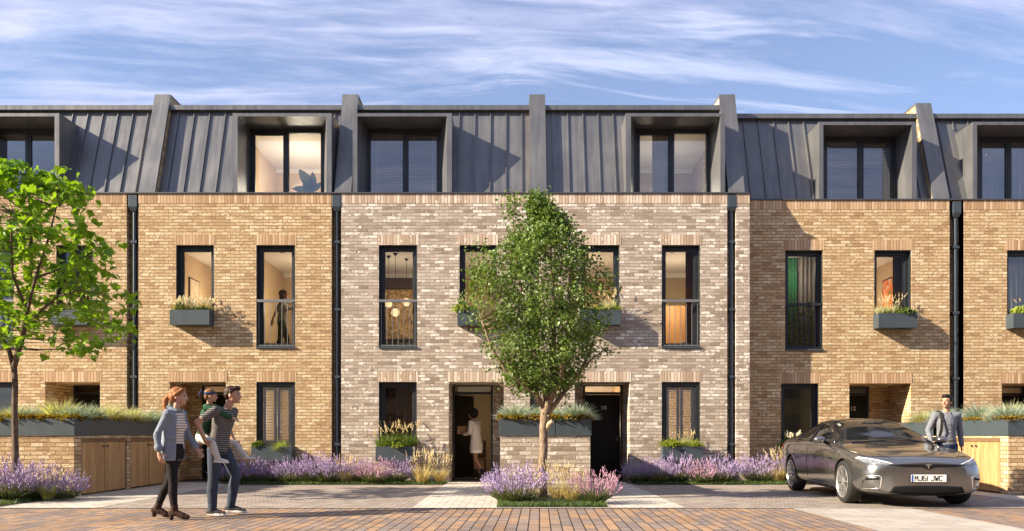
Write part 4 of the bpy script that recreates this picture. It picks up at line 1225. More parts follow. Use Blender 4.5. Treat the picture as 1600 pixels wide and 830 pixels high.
def small_leaf(mb, p, rg, L):
    d = V((rg.gauss(0, 1), rg.gauss(0, 1), rg.gauss(-.35, .8))).normalized()
    s = d.cross(V((rg.gauss(0, 1), rg.gauss(0, 1), rg.gauss(0, 1)))).normalized(); n = d.cross(s)
    W = L * .36
    mb.add([p, p + d * L * .4 - s * W + n * L * .1, p + d * L, p + d * L * .4 + s * W + n * L * .1], [(0, 1, 2), (0, 2, 3)])

MAPLE = [(0, 0), (.10, .02), (.30, -.06), (.34, .10), (.58, .12), (.47, .30), (.56, .46), (.36, .50), (.26, .62), (.20, .66), (.10, .74), (0, 1.0)]
MAPLE = MAPLE + [(-x, y) for x, y in MAPLE[-2:0:-1]]
def maple_leaf(mb, p, rg, L):
    # leaves hang: tip outwards and down, blade facing up and out
    a = rg.uniform(0, 2 * math.pi); d = V((math.cos(a), math.sin(a), rg.uniform(-1.4, -.1))).normalized()
    s = d.cross(V((rg.gauss(0, .35), rg.gauss(0, .35), 1))).normalized(); n = s.cross(d)
    vs = [p + s * x * L + d * y * L + n * (abs(x) * .35 - y * y * .25) * L * .8 for x, y in MAPLE]
    c = p + d * .35 * L
    k = len(vs)
    mb.add([c] + vs, [(0, 1 + i, 1 + (i + 1) % k) for i in range(k)])

def tree(name, label, cat, base, trunk, limbs, clumps, leaf, bark, leafm, twig_r, group='street trees'):
    t_ = thing(name, label, cat, base, group)
    b = MB()
    for pts, rad in trunk + limbs: b.tube(pts, rad, 9)
    nodes = []
    for pts, rad in limbs:
        for (p0, r0), (p1, r1) in zip(list(zip(pts, rad))[:-1], list(zip(pts, rad))[1:]):
            for k in range(7): nodes.append((V(p0).lerp(V(p1), k / 7), r0 + (r1 - r0) * k / 7))
    lf = MB()
    for c, spread, n, L, rg in clumps:
        # nearest limb point below the clump carries its twig
        best = min(nodes, key=lambda q: (q[0] - c).length + max(0, q[0].z - c.z) * 2)
        a = best[0]; mid = (a + c) / 2 + V((rg.gauss(0, .05), rg.gauss(0, .05), -.04))
        b.tube(bez(a, mid, c, 4), [min(best[1] * .6, twig_r), twig_r * .7, twig_r * .5, twig_r * .35, twig_r * .25], 5)
        for i in range(n):
            p = c + V((rg.gauss(0, spread), rg.gauss(0, spread), rg.gauss(0, spread * .8)))
            leaf(lf, p, rg, L * rg.uniform(.7, 1.2))
    tr = b.build('trunk', M[bark], t_, smooth=True, fix=False)
    cr = lf.build('crown', M[leafm], t_, fix=False)
    return t_

# --- upright tree with small glossy leaves in the island bed
rg = random.Random(5); TY = 13.55; TX = PX(847, TY)
def W(px, py, dy=0.):   # point in the tree's own plane
    y = TY + dy; return V(((px - VX) * TY / F, y, CAMZ + (HY - py) * TY / F))
trunk = [([W(846, 783), W(848, 760), W(847, 730), W(850, 700), W(849, 670), W(852, 645), W(856, 628)], [.115, .080, .071, .069, .071, .08, .068])]
limbs = [
 ([W(852, 640), W(838, 618, -.05), W(815, 600, -.15), W(790, 580, -.25), W(768, 545, -.3), W(752, 500, -.35)], [0.054, 0.045, 0.036, 0.029, 0.020, 0.011]),
 ([W(855, 632), W(848, 590, .1), W(835, 540, .2), W(818, 470, .25), W(806, 400, .25), W(800, 320, .2)], [0.054, 0.043, 0.037, 0.030, 0.022, 0.009]),
 ([W(857, 630), W(862, 580), W(866, 520), W(864, 440), W(858, 370), W(852, 310)], [0.058, 0.047, 0.040, 0.030, 0.020, 0.009]),
 ([W(858, 632), W(876, 590, -.2), W(884, 530, -.35), W(888, 460, -.4), W(886, 390, -.35)], [0.050, 0.040, 0.032, 0.023, 0.011]),
 ([W(857, 645), W(880, 615, .05), W(905, 585, .15), W(925, 545, .25), W(938, 500, .3)], [0.047, 0.037, 0.030, 0.022, 0.010]),
 ([W(886, 605), W(915, 570, -.1), W(940, 550, -.15), W(962, 548, -.15)], [0.022, 0.017, 0.013, 0.006]),
 ([W(815, 600, -.15), W(795, 606, -.2), W(782, 602, -.2), W(775, 592, -.2)], [0.016, 0.013, 0.010, 0.006]),
 ([W(850, 600, .1), W(830, 570, .45), W(815, 510, .6), W(808, 440, .65)], [0.036, 0.029, 0.022, 0.010]),
 ([W(862, 590), W(890, 540, .5), W(900, 460, .65), W(896, 390, .6)], [0.036, 0.029, 0.020, 0.009]),
]
# crown outline in the photo: left and right edge at each height
OUT = [(294, 836, 847), (310, 830, 860), (330, 826, 880), (350, 820, 900), (372, 795, 913), (390, 775, 924), (415, 752, 938), (440, 745, 942), (480, 744, 942), (513, 750, 942),
       (540, 768, 934), (560, 780, 916), (580, 790, 902), (600, 799, 890), (622, 835, 875)]
def edges(py):
    for (a, l0, r0), (b, l1, r1) in zip(OUT[:-1], OUT[1:]):
        if a <= py <= b:
            q = (py - a) / (b - a); return l0 + (l1 - l0) * q, r0 + (r1 - r0) * q
    return 830, 870
clumps = []
tries = 0
while len(clumps) < 1250 and tries < 22000:
    tries += 1
    py = 610 - 302 * rg.random() ** .92; l, r = edges(py); mid = (l + r) / 2; hw = (r - l) / 2 * (1.02 + .15 * min(1, max(0, (py - 380) / 50)))
    # position inside an uneven round section, denser near its edge
    a = rg.uniform(0, 2 * math.pi); q = rg.random() ** .36
    wob = min(1.12, .92 + .5 * mnoise.noise(V((math.cos(a) * 2.6, math.sin(a) * 2.6, py * .035))))
    px = mid + hw * q * math.cos(a) * wob; dy = hw * q * math.sin(a) * .92 * TY / F * wob
    c = W(px, py, dy)
    if mnoise.noise(c * 2.7) < -.20: continue      # gaps in the crown
    clumps.append((c, rg.uniform(.055, .10), rg.randint(14, 26), rg.choice((.052, .060, .070)), rg))
for i_ in range(16):
    q_ = i_ / 15; clumps.append((W(rg.gauss(801 - 6 * q_, 7), 306 + 68 * q_, rg.gauss(.1, .1)), .075, 20, .055, rg))
for px, py, n in ((955, 549, 16), (945, 552, 18), (934, 556, 20), (920, 566, 20), (905, 578, 18), (910, 585, 16), (738, 470, 22), (740, 450, 20), (742, 500, 22), (940, 500, 22), (938, 480, 22), (940, 455, 18), (935, 430, 18), (748, 430, 18), (750, 515, 24), (756, 505, 26), (760, 522, 24), (766, 538, 24), (772, 555, 22), (784, 572, 22), (796, 590, 20), (748, 490, 24), (780, 545, 24), (790, 560, 22), (930, 520, 22), (922, 548, 20), (718, 478, 26), (730, 462, 24), (742, 440, 20), (736, 395, 14), (745, 410, 16), (755, 388, 18), (750, 425, 20), (735, 490, 24), (725, 470, 18), (944, 545, 10), (932, 470, 14), (930, 420, 12), (778, 596, 8), (770, 575, 10), (847, 305, 18), (798, 310, 20), (806, 318, 24), (792, 325, 20), (842, 640, 5), (868, 640, 8), (880, 628, 10), (866, 655, 5)):
    clumps.append((W(px, py, rg.uniform(-.3, .2)), .075, n, .06, rg))
tree('broadleaf_tree', 'upright small leaved tree with a pale trunk in the middle of the frontage', 'tree', (TX, TY, 0), trunk, limbs, clumps, small_leaf, 'bark_grey', 'leaf_small', .0045)
# sawn branch stub on the trunk is part of it
tro = [c for c in bpy.data.objects['broadleaf_tree'].children if c.name.startswith('trunk')][0]
b = MB(); b.tube([W(852, 672), W(858, 662, -.06), W(863, 658, -.10)], [.045, .038, .036], 9); b.build('branch_stub', simple('cut_wood', (.55, .40, .25), .8), bpy.data.objects['broadleaf_tree'])

# --- young maple at the left
rg = random.Random(11); TY = 13.5
trunk = [([W(24, 790), W(25, 740), W(24, 690), W(23, 640), W(24, 600), W(22, 572)], [.075, .056, .05, .047, .046, .045])]
limbs = [
 ([W(22, 575), W(38, 535, -.1), W(52, 500, -.2), W(72, 440, -.3), W(92, 380, -.3), W(104, 320, -.25)], [.045, .036, .03, .024, .018, .008]),
 ([W(22, 573), W(31, 520, .1), W(35, 450, .2), W(38, 380, .2), W(36, 310, .2), W(32, 262, .15)], [.05, .042, .036, .028, .018, .007]),
 ([W(22, 575), W(8, 545, .1), W(-12, 520, .2), W(-45, 470, .3), W(-70, 400, .3)], [.045, .035, .03, .022, .01]),
 ([W(45, 515, -.15), W(80, 490, -.3), W(115, 470, -.45), W(150, 462, -.5), W(190, 470, -.5)], [.03, .024, .018, .013, .006]),
 ([W(33, 500, .15), W(20, 440, .5), W(8, 380, .7), W(2, 310, .7)], [.03, .024, .018, .008]),
 ([W(55, 495, -.2), W(60, 440, -.7), W(70, 390, -.9), W(75, 350, -.9)], [.026, .02, .015, .007]),
 ([W(72, 440, -.3), W(105, 420, -.1), W(135, 400, 0), W(158, 385, 0)], [.02, .016, .011, .005]),
 ([W(-12, 520, .2), W(-60, 500, -.1), W(-110, 480, -.3), W(-150, 470, -.3)], [.026, .02, .014, .006]),
]
MO = [(258, 8, 38), (280, 0, 125), (300, -60, 128), (330, -90, 150), (360, -110, 168), (390, -125, 172), (420, -135, 180), (450, -150, 190), (480, -160, 215), (505, -150, 195), (530, -130, 150), (550, -60, 128)]
def medges(py):
    for (a, l0, r0), (b, l1, r1) in zip(MO[:-1], MO[1:]):
        if a <= py <= b:
            q = (py - a) / (b - a); return l0 + (l1 - l0) * q, r0 + (r1 - r0) * q
    return 0, 60
clumps = []; tries = 0
while len(clumps) < 320 and tries < 6000:
    tries += 1
    py = rg.uniform(262, 545); l, r = medges(py); mid = (l + r) / 2; hw = (r - l) / 2
    a = rg.uniform(0, 2 * math.pi); q = rg.random() ** .45
    px = mid + hw * q * math.cos(a); dy = hw * q * math.sin(a) * .8 * TY / F
    c = W(px, py, dy)
    if mnoise.noise(c * 1.5 + V((3, 0, 0))) < -.16: continue
    if py > 520 and (30 < px < 60 or px < 8) and rg.random() < .6: continue
    clumps.append((c, .10, rg.randint(5, 8), .152, rg))
for px, py, n in ((22, 262, 5), (38, 275, 5), (15, 268, 4), (105, 275, 6), (118, 290, 6), (100, 300, 6), (215, 470, 5), (205, 480, 5), (185, 490, 5), (165, 520, 5), (128, 545, 4), (150, 530, 4), (8, 340, 5), (172, 430, 5), (178, 400, 4), (140, 345, 5)):
    clumps.append((W(px, py, rg.uniform(-.4, .1)), .07, n, .165, rg))
tree('maple_tree', 'young maple with large bright green leaves at the left edge', 'tree', (PX(24, 13.5), 13.5, 0), trunk, limbs, clumps, maple_leaf, 'bark_dark', 'leaf_maple', .008)
# ------------------------------------------------------------------ parked car
def paint_mat(name, col):
    m, t, out = new_mat(name)
    fl = t.noise(t.obj(), 900., 2)
    c = t.mix(t.maprange(fl.outputs[0], .4, .7), tuple(q * .85 for q in col), tuple(q * 1.2 for q in col))
    b = principled(t, out, Base_Color=c, Roughness=.21, Metallic=.88)
    b.inputs['Coat Weight'].default_value = 1.; b.inputs['Coat Roughness'].default_value = .035; b.inputs['Coat IOR'].default_value = 1.5
    return m
M['car_paint'] = paint_mat('bronze_grey_car_paint', (.265, .262, .258))
M['car_glass'] = simple('dark_car_glass', (.012, .013, .015), .03, 0, .05, 3., spec=.9)
M['car_black'] = simple('black_car_trim', (.007, .007, .008), .6, 0, .1, 8., spec=.2)
M['car_well'] = simple('black_wheel_well', (.008, .008, .008), .9, 0, .1, 8.)
M['rubber'] = simple('tyre_rubber', (.016, .016, .016), .8, 0, .2, 10.)
M['alloy'] = simple('silver_alloy', (.62, .61, .60), .28, .8, .06, 8.)
M['lamp_glass'] = simple('headlamp_glass', (.24, .26, .29), .06, .3, .3, 9., spec=.9)
M['lamp_white'] = simple('headlamp_light_bar', (.85, .87, .9), .2, .1, .03, 5.)
M['plate_white'] = simple('white_number_plate', (.80, .80, .77), .4, 0, .03, 5.)
M['plate_blue'] = simple('blue_plate_band', (.03, .07, .35), .4, 0, .03, 5.)
M['black_ink'] = simple('black_lettering', (.012, .012, .012), .5, 0, .03, 5.)
M['disc'] = simple('brake_disc', (.10, .10, .10), .4, .7, .1, 6.)

# y, then (w, z) for: sill-under, rocker, mid, shoulder, belt, glass base, rail, roof mid, centre z
ST = [
 (-2.420, .215, (.50, .27), (.52, .42), (.51, .565), (.46, .640), (.38, .668), (.27, .684), (.14, .693), .696),
 (-2.345, .185, (.73, .24), (.78, .42), (.76, .590), (.69, .680), (.57, .718), (.40, .738), (.20, .750), .754),
 (-2.150, .170, (.865, .23), (.915, .44), (.895, .635), (.82, .745), (.68, .785), (.48, .806), (.25, .818), .822),
 (-1.860, .160, (.915, .22), (.957, .45), (.945, .680), (.88, .805), (.74, .842), (.52, .862), (.27, .873), .877),
 (-1.480, .160, (.930, .22), (.970, .46), (.970, .725), (.925, .858), (.79, .890), (.57, .905), (.29, .918), .922),
 (-1.150, .160, (.930, .21), (.962, .46), (.972, .745), (.930, .885), (.83, .918), (.62, .940), (.32, .955), .960),
 (-.900, .160, (.925, .21), (.955, .46), (.970, .757), (.930, .905), (.85, .945), (.70, .985), (.36, 1.00), 1.008),
 (-.500, .160, (.920, .20), (.950, .46), (.970, .768), (.930, .920), (.865, .965), (.70, 1.165), (.37, 1.215), 1.228),
 (-.050, .160, (.920, .20), (.950, .46), (.970, .775), (.930, .928), (.870, .975), (.655, 1.320), (.37, 1.385), 1.398),
 (.450, .160, (.920, .20), (.950, .46), (.970, .785), (.930, .935), (.870, .985), (.635, 1.372), (.37, 1.432), 1.445),
 (1.000, .160, (.920, .20), (.955, .46), (.975, .800), (.935, .950), (.865, 1.00), (.615, 1.345), (.36, 1.402), 1.415),
 (1.480, .160, (.930, .22), (.970, .47), (.988, .825), (.940, .970), (.850, 1.02), (.590, 1.258), (.34, 1.308), 1.320),
 (1.950, .180, (.915, .24), (.955, .48), (.978, .850), (.930, .990), (.820, 1.04), (.560, 1.150), (.32, 1.180), 1.190),
 (2.300, .220, (.860, .28), (.910, .50), (.925, .855), (.875, 1.00), (.770, 1.045), (.530, 1.085), (.30, 1.100), 1.105),
 (2.500, .300, (.700, .36), (.780, .52), (.800, .830), (.760, .965), (.680, 1.00), (.480, 1.035), (.26, 1.048), 1.052)]
CARX, CARY, CARR = 6.42, 14.46, R(-3.6)
car = thing('parked_car', 'bronze grey electric saloon car parked nose out on the driveway', 'car', (0, 0, 0))
def car_body():
    vs = []; fs = []
    for s in ST:
        y, zb = s[0], s[1]; h = [(0., zb), (s[2][0] * .72, zb)] + list(s[2:9]) + [(0., s[9])]
        # h: 0 bottom centre .. 9 top centre
        ring = [(x, y, z) for x, z in h] + [(-x, y, z) for x, z in h[-2:0:-1]]
        vs += ring
    n = len(vs) // len(ST)
    for i in range(len(ST) - 1):
        for k in range(n):
            k2 = (k + 1) % n
            fs.append((i * n + k, i * n + k2, (i + 1) * n + k2, (i + 1) * n + k))
    half = n // 2
    for base, flip in ((0, True), ((len(ST) - 1) * n, False)):
        for k in range(half):
            a, b_ = k, k + 1; c, d = (n - k - 1) % n, (n - k) % n
            f = [base + a, base + b_, base + c, base + d]
            f = list(dict.fromkeys(f))
            fs.append(tuple(f[::-1] if flip else f))
    mb = MB(); mb.add(vs, fs)
    o = mb.build('body', [M['car_paint'], M['car_well']], car, smooth=True)
    md = o.modifiers.new('sub', 'SUBSURF'); md.levels = 3; md.render_levels = 3
    bake(o)
    cut = MB()
    for yy, rr in ((-1.48, .378), (1.48, .382)):
        for sx in (-1, 1):
            n = 40; c0 = [(sx * .56, yy + rr * math.cos(2 * math.pi * k / n), .352 + rr * math.sin(2 * math.pi * k / n)) for k in range(n)]
            c1 = [(sx * 1.2, y, z) for x, y, z in c0]
            cut.add(c0 + c1, [(k, (k + 1) % n, n + (k + 1) % n, n + k) for k in range(n)] + [tuple(range(n - 1, -1, -1)), tuple(range(n, 2 * n))], 1)
    c = cut.build('wheel_cutter', [M['car_paint'], M['car_well']])
    full = bpy.data.meshes.new_from_object(o)   # uncut copy for projecting trim
    bo = o.modifiers.new('b', 'BOOLEAN'); bo.operation = 'DIFFERENCE'; bo.object = c; bo.solver = 'EXACT'
    bake(o)
    bpy.data.objects.remove(c)
    return o, full
body, full = car_body()
bvh = BVHTree.FromPolygons([v.co.copy() for v in full.vertices], [tuple(p.vertices) for p in full.polygons])

def inside(poly, x, y):
    r = False; j = len(poly) - 1
    for i in range(len(poly)):
        if (poly[i][1] > y) != (poly[j][1] > y) and x < (poly[j][0] - poly[i][0]) * (y - poly[i][1]) / (poly[j][1] - poly[i][1]) + poly[i][0]: r = not r
        j = i
    return r

def project(name, poly, view, mat, off=.004, thick=.006, parent=None, res=.035):
    """lay a panel of the given outline on the car body; view: 'front' (x,z) 'side-'/'side+' (y,z) 'top' (x,y)"""
    bm = bmesh.new()
    pts = []
    for i in range(len(poly)):
        a, b = V(poly[i]), V(poly[(i + 1) % len(poly)]); n = max(1, int((b - a).length / res))
        pts += [a + (b - a) * k / n for k in range(n)]
    bm.faces.new([bm.verts.new((p[0], p[1], 0)) for p in pts])
    xs = [p[0] for p in pts]; ys = [p[1] for p in pts]
    for axis, lo, hi in ((0, min(xs), max(xs)), (1, min(ys), max(ys))):
        k = int((hi - lo) / res)
        for i in range(1, k + 1):
            q = lo + (hi - lo) * i / (k + 1)
            co = V((q, 0, 0)) if axis == 0 else V((0, q, 0)); no = V((1, 0, 0)) if axis == 0 else V((0, 1, 0))
            bmesh.ops.bisect_plane(bm, geom=bm.verts[:] + bm.edges[:] + bm.faces[:], plane_co=co, plane_no=no)
    bmesh.ops.triangulate(bm, faces=bm.faces)
    for v in bm.verts:
        a, b = v.co.x, v.co.y
        if view == 'front': o, d = V((a, -4, b)), V((0, 1, 0))
        elif view == 'side-': o, d = V((-3, a, b)), V((1, 0, 0))
        elif view == 'side+': o, d = V((3, a, b)), V((-1, 0, 0))
        else: o, d = V((a, b, 3)), V((0, 0, -1))
        hit, nrm, idx, dist = bvh.ray_cast(o, d)
        if hit is None:
            hit, nrm, idx, dist = bvh.find_nearest(o + d * 2.2)
        if nrm.dot(d) > 0: nrm = -nrm
        v.co = hit + nrm * off
    bmesh.ops.recalc_face_normals(bm, faces=bm.faces)
    me = bpy.data.meshes.new(name); bm.to_mesh(me); bm.free()
    me.materials.append(mat); me.polygons.foreach_set('use_smooth', [True] * len(me.polygons))
    # outward normals
    s = sum((p.normal.dot({'front': V((0, -1, 0)), 'side-': V((-1, 0, 0)), 'side+': V((1, 0, 0)), 'top': V((0, 0, 1))}[view]) for p in me.polygons))
    if s < 0: me.flip_normals()
    o = bpy.data.objects.new(name, me); COL.objects.link(o); o.parent = parent or car
    md = o.modifiers.new('thick', 'SOLIDIFY'); md.thickness = thick; md.offset = 0
    return o
mir = lambda p: [(-x, y) for x, y in p]
# glass
ws_ = [(-.80, -.92), (0, -1.02), (.80, -.92), (.78, -.80), (.675, -.22), (.615, -.05), (.30, .0), (0, .01), (-.30, .0), (-.615, -.05), (-.675, -.22), (-.78, -.80)]
project('windscreen', ws_, 'top', M['car_glass'], .003, res=.06)
rf = [(-.56, .06), (-.3, .10), (0, .11), (.3, .10), (.56, .06), (.555, .6), (.53, 1.05), (0, 1.10), (-.53, 1.05), (-.555, .6)]
project('roof_glass', rf, 'top', M['car_glass'], .003, res=.08)
project('rear_window', [(-.50, 1.18), (0, 1.2), (.50, 1.18), (.5, 1.6), (.47, 2.0), (0, 2.06), (-.47, 2.0), (-.5, 1.6)], 'top', M['car_glass'], .003, res=.06)
sw = [(-.82, .975), (-.60, 1.06), (-.30, 1.19), (-.05, 1.262), (.25, 1.318), (.60, 1.325), (1.0, 1.292), (1.35, 1.225), (1.62, 1.135), (1.72, 1.075), (1.60, 1.03), (1.0, 1.005), (.3, .99), (-.3, .982)]
sa = [(y, z) for y, z in sw if y <= .42]
def cut_poly(lo, hi):
    top = [(-.82, .985), (-.60, 1.06), (-.30, 1.185), (-.05, 1.256), (.25, 1.310), (.60, 1.318), (1.0, 1.285), (1.35, 1.218), (1.62, 1.130), (1.74, 1.07)]
    bot = [(-.82, .975), (-.3, .984), (.3, .993), (1.0, 1.008), (1.62, 1.035), (1.74, 1.06)]
    f = lambda tab, y: next((a[1] + (b[1] - a[1]) * (y - a[0]) / (b[0] - a[0]) for a, b in zip(tab[:-1], tab[1:]) if a[0] <= y <= b[0]), tab[-1][1])
    n = max(4, int((hi - lo) / .06)); ys = [lo + (hi - lo) * i / n for i in range(n + 1)]
    up = [(y, f(top, y)) for y in ys]; dn = [(y, f(bot, y)) for y in ys]
    return [p for i, p in enumerate(dn + up[::-1]) if not (i and (dn + up[::-1])[i - 1] == p)]
for sd in ('side-', 'side+'):
    project('window_surround', cut_poly(-.86 + .04, 1.74), sd, M['car_black'], .002, res=.07)
    for lo, hi in ((-.72, .38), (.45, 1.25), (1.29, 1.66)):
        project('side_window', cut_poly(lo, hi), sd, M['car_glass'], .0085, res=.06)
    # door shut lines, handles, sill strip
    for seg in ([(-.86, .90), (-.855, .90), (-.78, .60), (-.70, .36), (-.705, .36), (-.785, .60)], [(.415, .93), (.423, .93), (.438, .30), (.43, .30)], [(1.20, .96), (1.208, .96), (1.10, .62), (1.092, .62)], [(-.70, .305), (.43, .30), (1.02, .31), (1.02, .303), (.43, .293), (-.70, .298)]):
        project('door_gap', seg, sd, M['car_black'], .0015, .002, res=.06)
    for y0 in (.18, 1.0):
        project('door_handle', [(y0, .815), (y0 + .22, .825), (y0 + .22, .848), (y0, .838)], sd, M['alloy'], .006, .008)
    project('sill_trim', [(-1.05, .185), (1.06, .185), (1.06, .235), (-1.05, .235)], sd, M['car_black'], .003, res=.08)
    project('wing_badge', [(-1.0, .70), (-.86, .715), (-.84, .735), (-.98, .728)], sd, M['car_black'], .004)
# front: thin upper mouth, lamps, lower intake, side inlets
project('front_grille', [(-.58, .655), (-.40, .632), (0, .622), (.40, .632), (.58, .655), (.40, .666), (0, .668), (-.40, .666)], 'front', M['car_black'], .004, res=.04)
project('grille_web', [(-.11, .628), (0, .585), (.11, .628), (0, .640)], 'front', M['car_black'], .005)
project('lower_intake', [(-.56, .235), (-.50, .33), (-.20, .345), (.20, .345), (.50, .33), (.56, .235), (.3, .215), (-.3, .215)], 'front', M['car_black'], .004, res=.05)
HL = [(.50, .668), (.60, .650), (.76, .660), (.855, .690), (.885, .735), (.86, .758), (.74, .735), (.60, .700)]
DRL = [(.50, .672), (.60, .704), (.74, .740), (.86, .764), (.892, .742), (.882, .728), (.855, .750), (.74, .727), (.60, .692), (.51, .666)]
for pts, drl in ((HL, DRL), (mir(HL), mir(DRL))):
    hl = project('headlight', pts, 'front', M['lamp_glass'], .004)
    project('light_bar', drl, 'front', M['lamp_white'], .008, .006, parent=hl)
    sgn = 1 if pts is HL else -1
    bm_ = MB()
    for xx, zz in ((.66, .69), (.76, .705)):
        hit, nr, _, _ = bvh.ray_cast(V((sgn * xx, -4, zz)), V((0, 1, 0)))
        bm_.ell(hit - V((0, .004, 0)), (.028, .012, .018), nu=12, nv=8)
    bm_.build('lens', M['alloy'], hl, smooth=True)
IN = [(.68, .30), (.86, .27), (.88, .40), (.84, .47), (.70, .485), (.665, .44)]
INL = [(.655, .47), (.70, .50), (.86, .485), (.86, .47), (.71, .484), (.675, .455), (.69, .30), (.86, .285), (.86, .27), (.675, .288)]
for pts, ln in ((IN, INL), (mir(IN), mir(INL))):
    s_ = project('side_inlet', pts, 'front', M['car_paint'], .002)
    project('inlet_trim', ln, 'front', M['alloy'], .005, .005, parent=s_)
    slot = [(.70, .43), (.85, .415), (.85, .445), (.70, .465)] if pts is IN else mir([(.70, .43), (.85, .415), (.85, .445), (.70, .465)])
    project('inlet_slot', slot, 'front', M['car_black'], .004, parent=s_)
project('front_lip', [(-.80, .195), (.80, .195), (.84, .235), (.6, .215), (-.6, .215), (-.84, .235)], 'front', M['car_black'], .004, res=.06)
# bonnet shut line and creases
for sx in (1, -1):
    project('bonnet_gap', [(sx * .50, -2.26), (sx * .72, -1.90), (sx * .80, -1.40), (sx * .83, -1.0), (sx * .823, -1.0), (sx * .793, -1.40), (sx * .713, -1.90), (sx * .494, -2.26)], 'top', M['car_black'], .0012, .002, res=.07)
# wipers
b = MB(); b.tube([(-.62, -.97, .985), (-.15, -1.0, 1.02), (.05, -.98, 1.03)], .009, 6); b.tube([(.02, -.98, 1.03), (.35, -.96, 1.015), (.62, -.93, .99)], .009, 6); b.build('wiper', M['car_black'], car)
# number plate
hit, nr, _, _ = bvh.ray_cast(V((0, -4, .455)), V((0, 1, 0)))
py_ = hit.y - .012
b = MB(); b.box(-.26, .26, py_ - .008, py_ + .03, .40, .512); pl = b.build('number_plate', M['plate_white'], car, bevel=.004)
b = MB(); b.box(-.257, -.228, py_ - .0095, py_ - .0082, .404, .508); b.build('plate_band', M['plate_blue'], pl)
GLY = {'M': [(0, 0, 0, 1), (0, 1, .5, .45), (.5, .45, 1, 1), (1, 1, 1, 0)], 'J': [(1, 1, 1, .18), (1, .18, .8, 0), (.8, 0, .2, 0), (.2, 0, 0, .2)], '1': [(.5, 0, .5, 1)],
       '6': [(0, .15, 0, .85), (0, .85, .2, 1), (.2, 1, .85, 1), (0, .55, .85, .55), (.85, .55, 1, .42), (1, .42, 1, .12), (1, .12, .85, 0), (.85, 0, .2, 0), (.2, 0, 0, .15)],
       'W': [(0, 1, .22, 0), (.22, 0, .5, .6), (.5, .6, .78, 0), (.78, 0, 1, 1)], 'C': [(1, .85, .8, 1), (.8, 1, .2, 1), (.2, 1, 0, .8), (0, .8, 0, .2), (0, .2, .2, 0), (.2, 0, .8, 0), (.8, 0, 1, .15)]}
b = MB(); gx = -.205
for ch in 'MJ61 JWC':
    if ch == ' ': gx += .030; continue
    cw = .012 if ch == '1' else .043
    for (x0, z0, x1, z1) in GLY[ch]:
        p0 = V((gx + x0 * cw, 0, .4195 + z0 * .073)); p1 = V((gx + x1 * cw, 0, .4195 + z1 * .073)); d = (p1 - p0).normalized(); n_ = V((-d.z, 0, d.x)) * .0062; e_ = d * .005
        q = [p0 - e_ - n_, p1 + e_ - n_, p1 + e_ + n_, p0 - e_ + n_]
        b.hexa([(p.x, py_ - .0098, p.z) for p in q], [(p.x, py_ - .0083, p.z) for p in q])
    gx += cw + .0165
b.build('plate_lettering', M['black_ink'], pl)
b = MB(); b.box(-.268, .268, py_ - .004, py_ + .03, .393, .519); b.build('plate_holder', M['car_black'], car)
# emblem: a plain T with a curved crossbar
b = MB(); hit, nr, _, _ = bvh.ray_cast(V((0, -4, .645)), V((0, 1, 0))); ey = hit.y - .012
b.hexa([(-.006, ey - .004, .600), (.006, ey - .004, .600), (.006, ey + .01, .600), (-.006, ey + .01, .600)], [(-.014, ey - .004, .655), (.014, ey - .004, .655), (.014, ey + .01, .655), (-.014, ey + .01, .655)])
ar = [(-.045 + .09 * i / 8, .656 - 4.2 * (-.045 + .09 * i / 8) ** 2) for i in range(9)]
for (x0, z0), (x1, z1) in zip(ar[:-1], ar[1:]): b.hexa([(x0, ey - .004, z0), (x1, ey - .004, z1), (x1, ey + .01, z1), (x0, ey + .01, z0)], [(x0, ey - .004, z0 + .012), (x1, ey - .004, z1 + .012), (x1, ey + .01, z1 + .012), (x0, ey + .01, z0 + .012)])
b.build('badge', M['steel'], car)
# mirrors
for sx in (-1, 1):
    b = MB(); b.ell((sx * 1.045, -.60, 1.035), (.105, .075, .062), Matrix.Rotation(sx * .12, 3, 'Z'), 18, 12)
    mr = b.build('wing_mirror', M['car_paint'], car, smooth=True)
    b = MB(); b.cap((sx * .90, -.60, .965), (sx * .985, -.60, 1.0), .028, .022); b.build('mirror_arm', M['car_black'], mr, smooth=True)
    b = MB(); b.box(sx * 1.045 - .08, sx * 1.045 + .08, -.535, -.53, 1.0, 1.075); b.build('mirror_glass', M['car_glass'], mr)
# tail lamps (seen only from the side)
for sx in (-1, 1):
    sd = 'side-' if sx < 0 else 'side+'
    project('tail_light', [(2.06, .90), (2.28, .93), (2.36, .90), (2.32, .86), (2.10, .865)], sd, simple('red_tail_lamp', (.35, .01, .012), .1), .004)
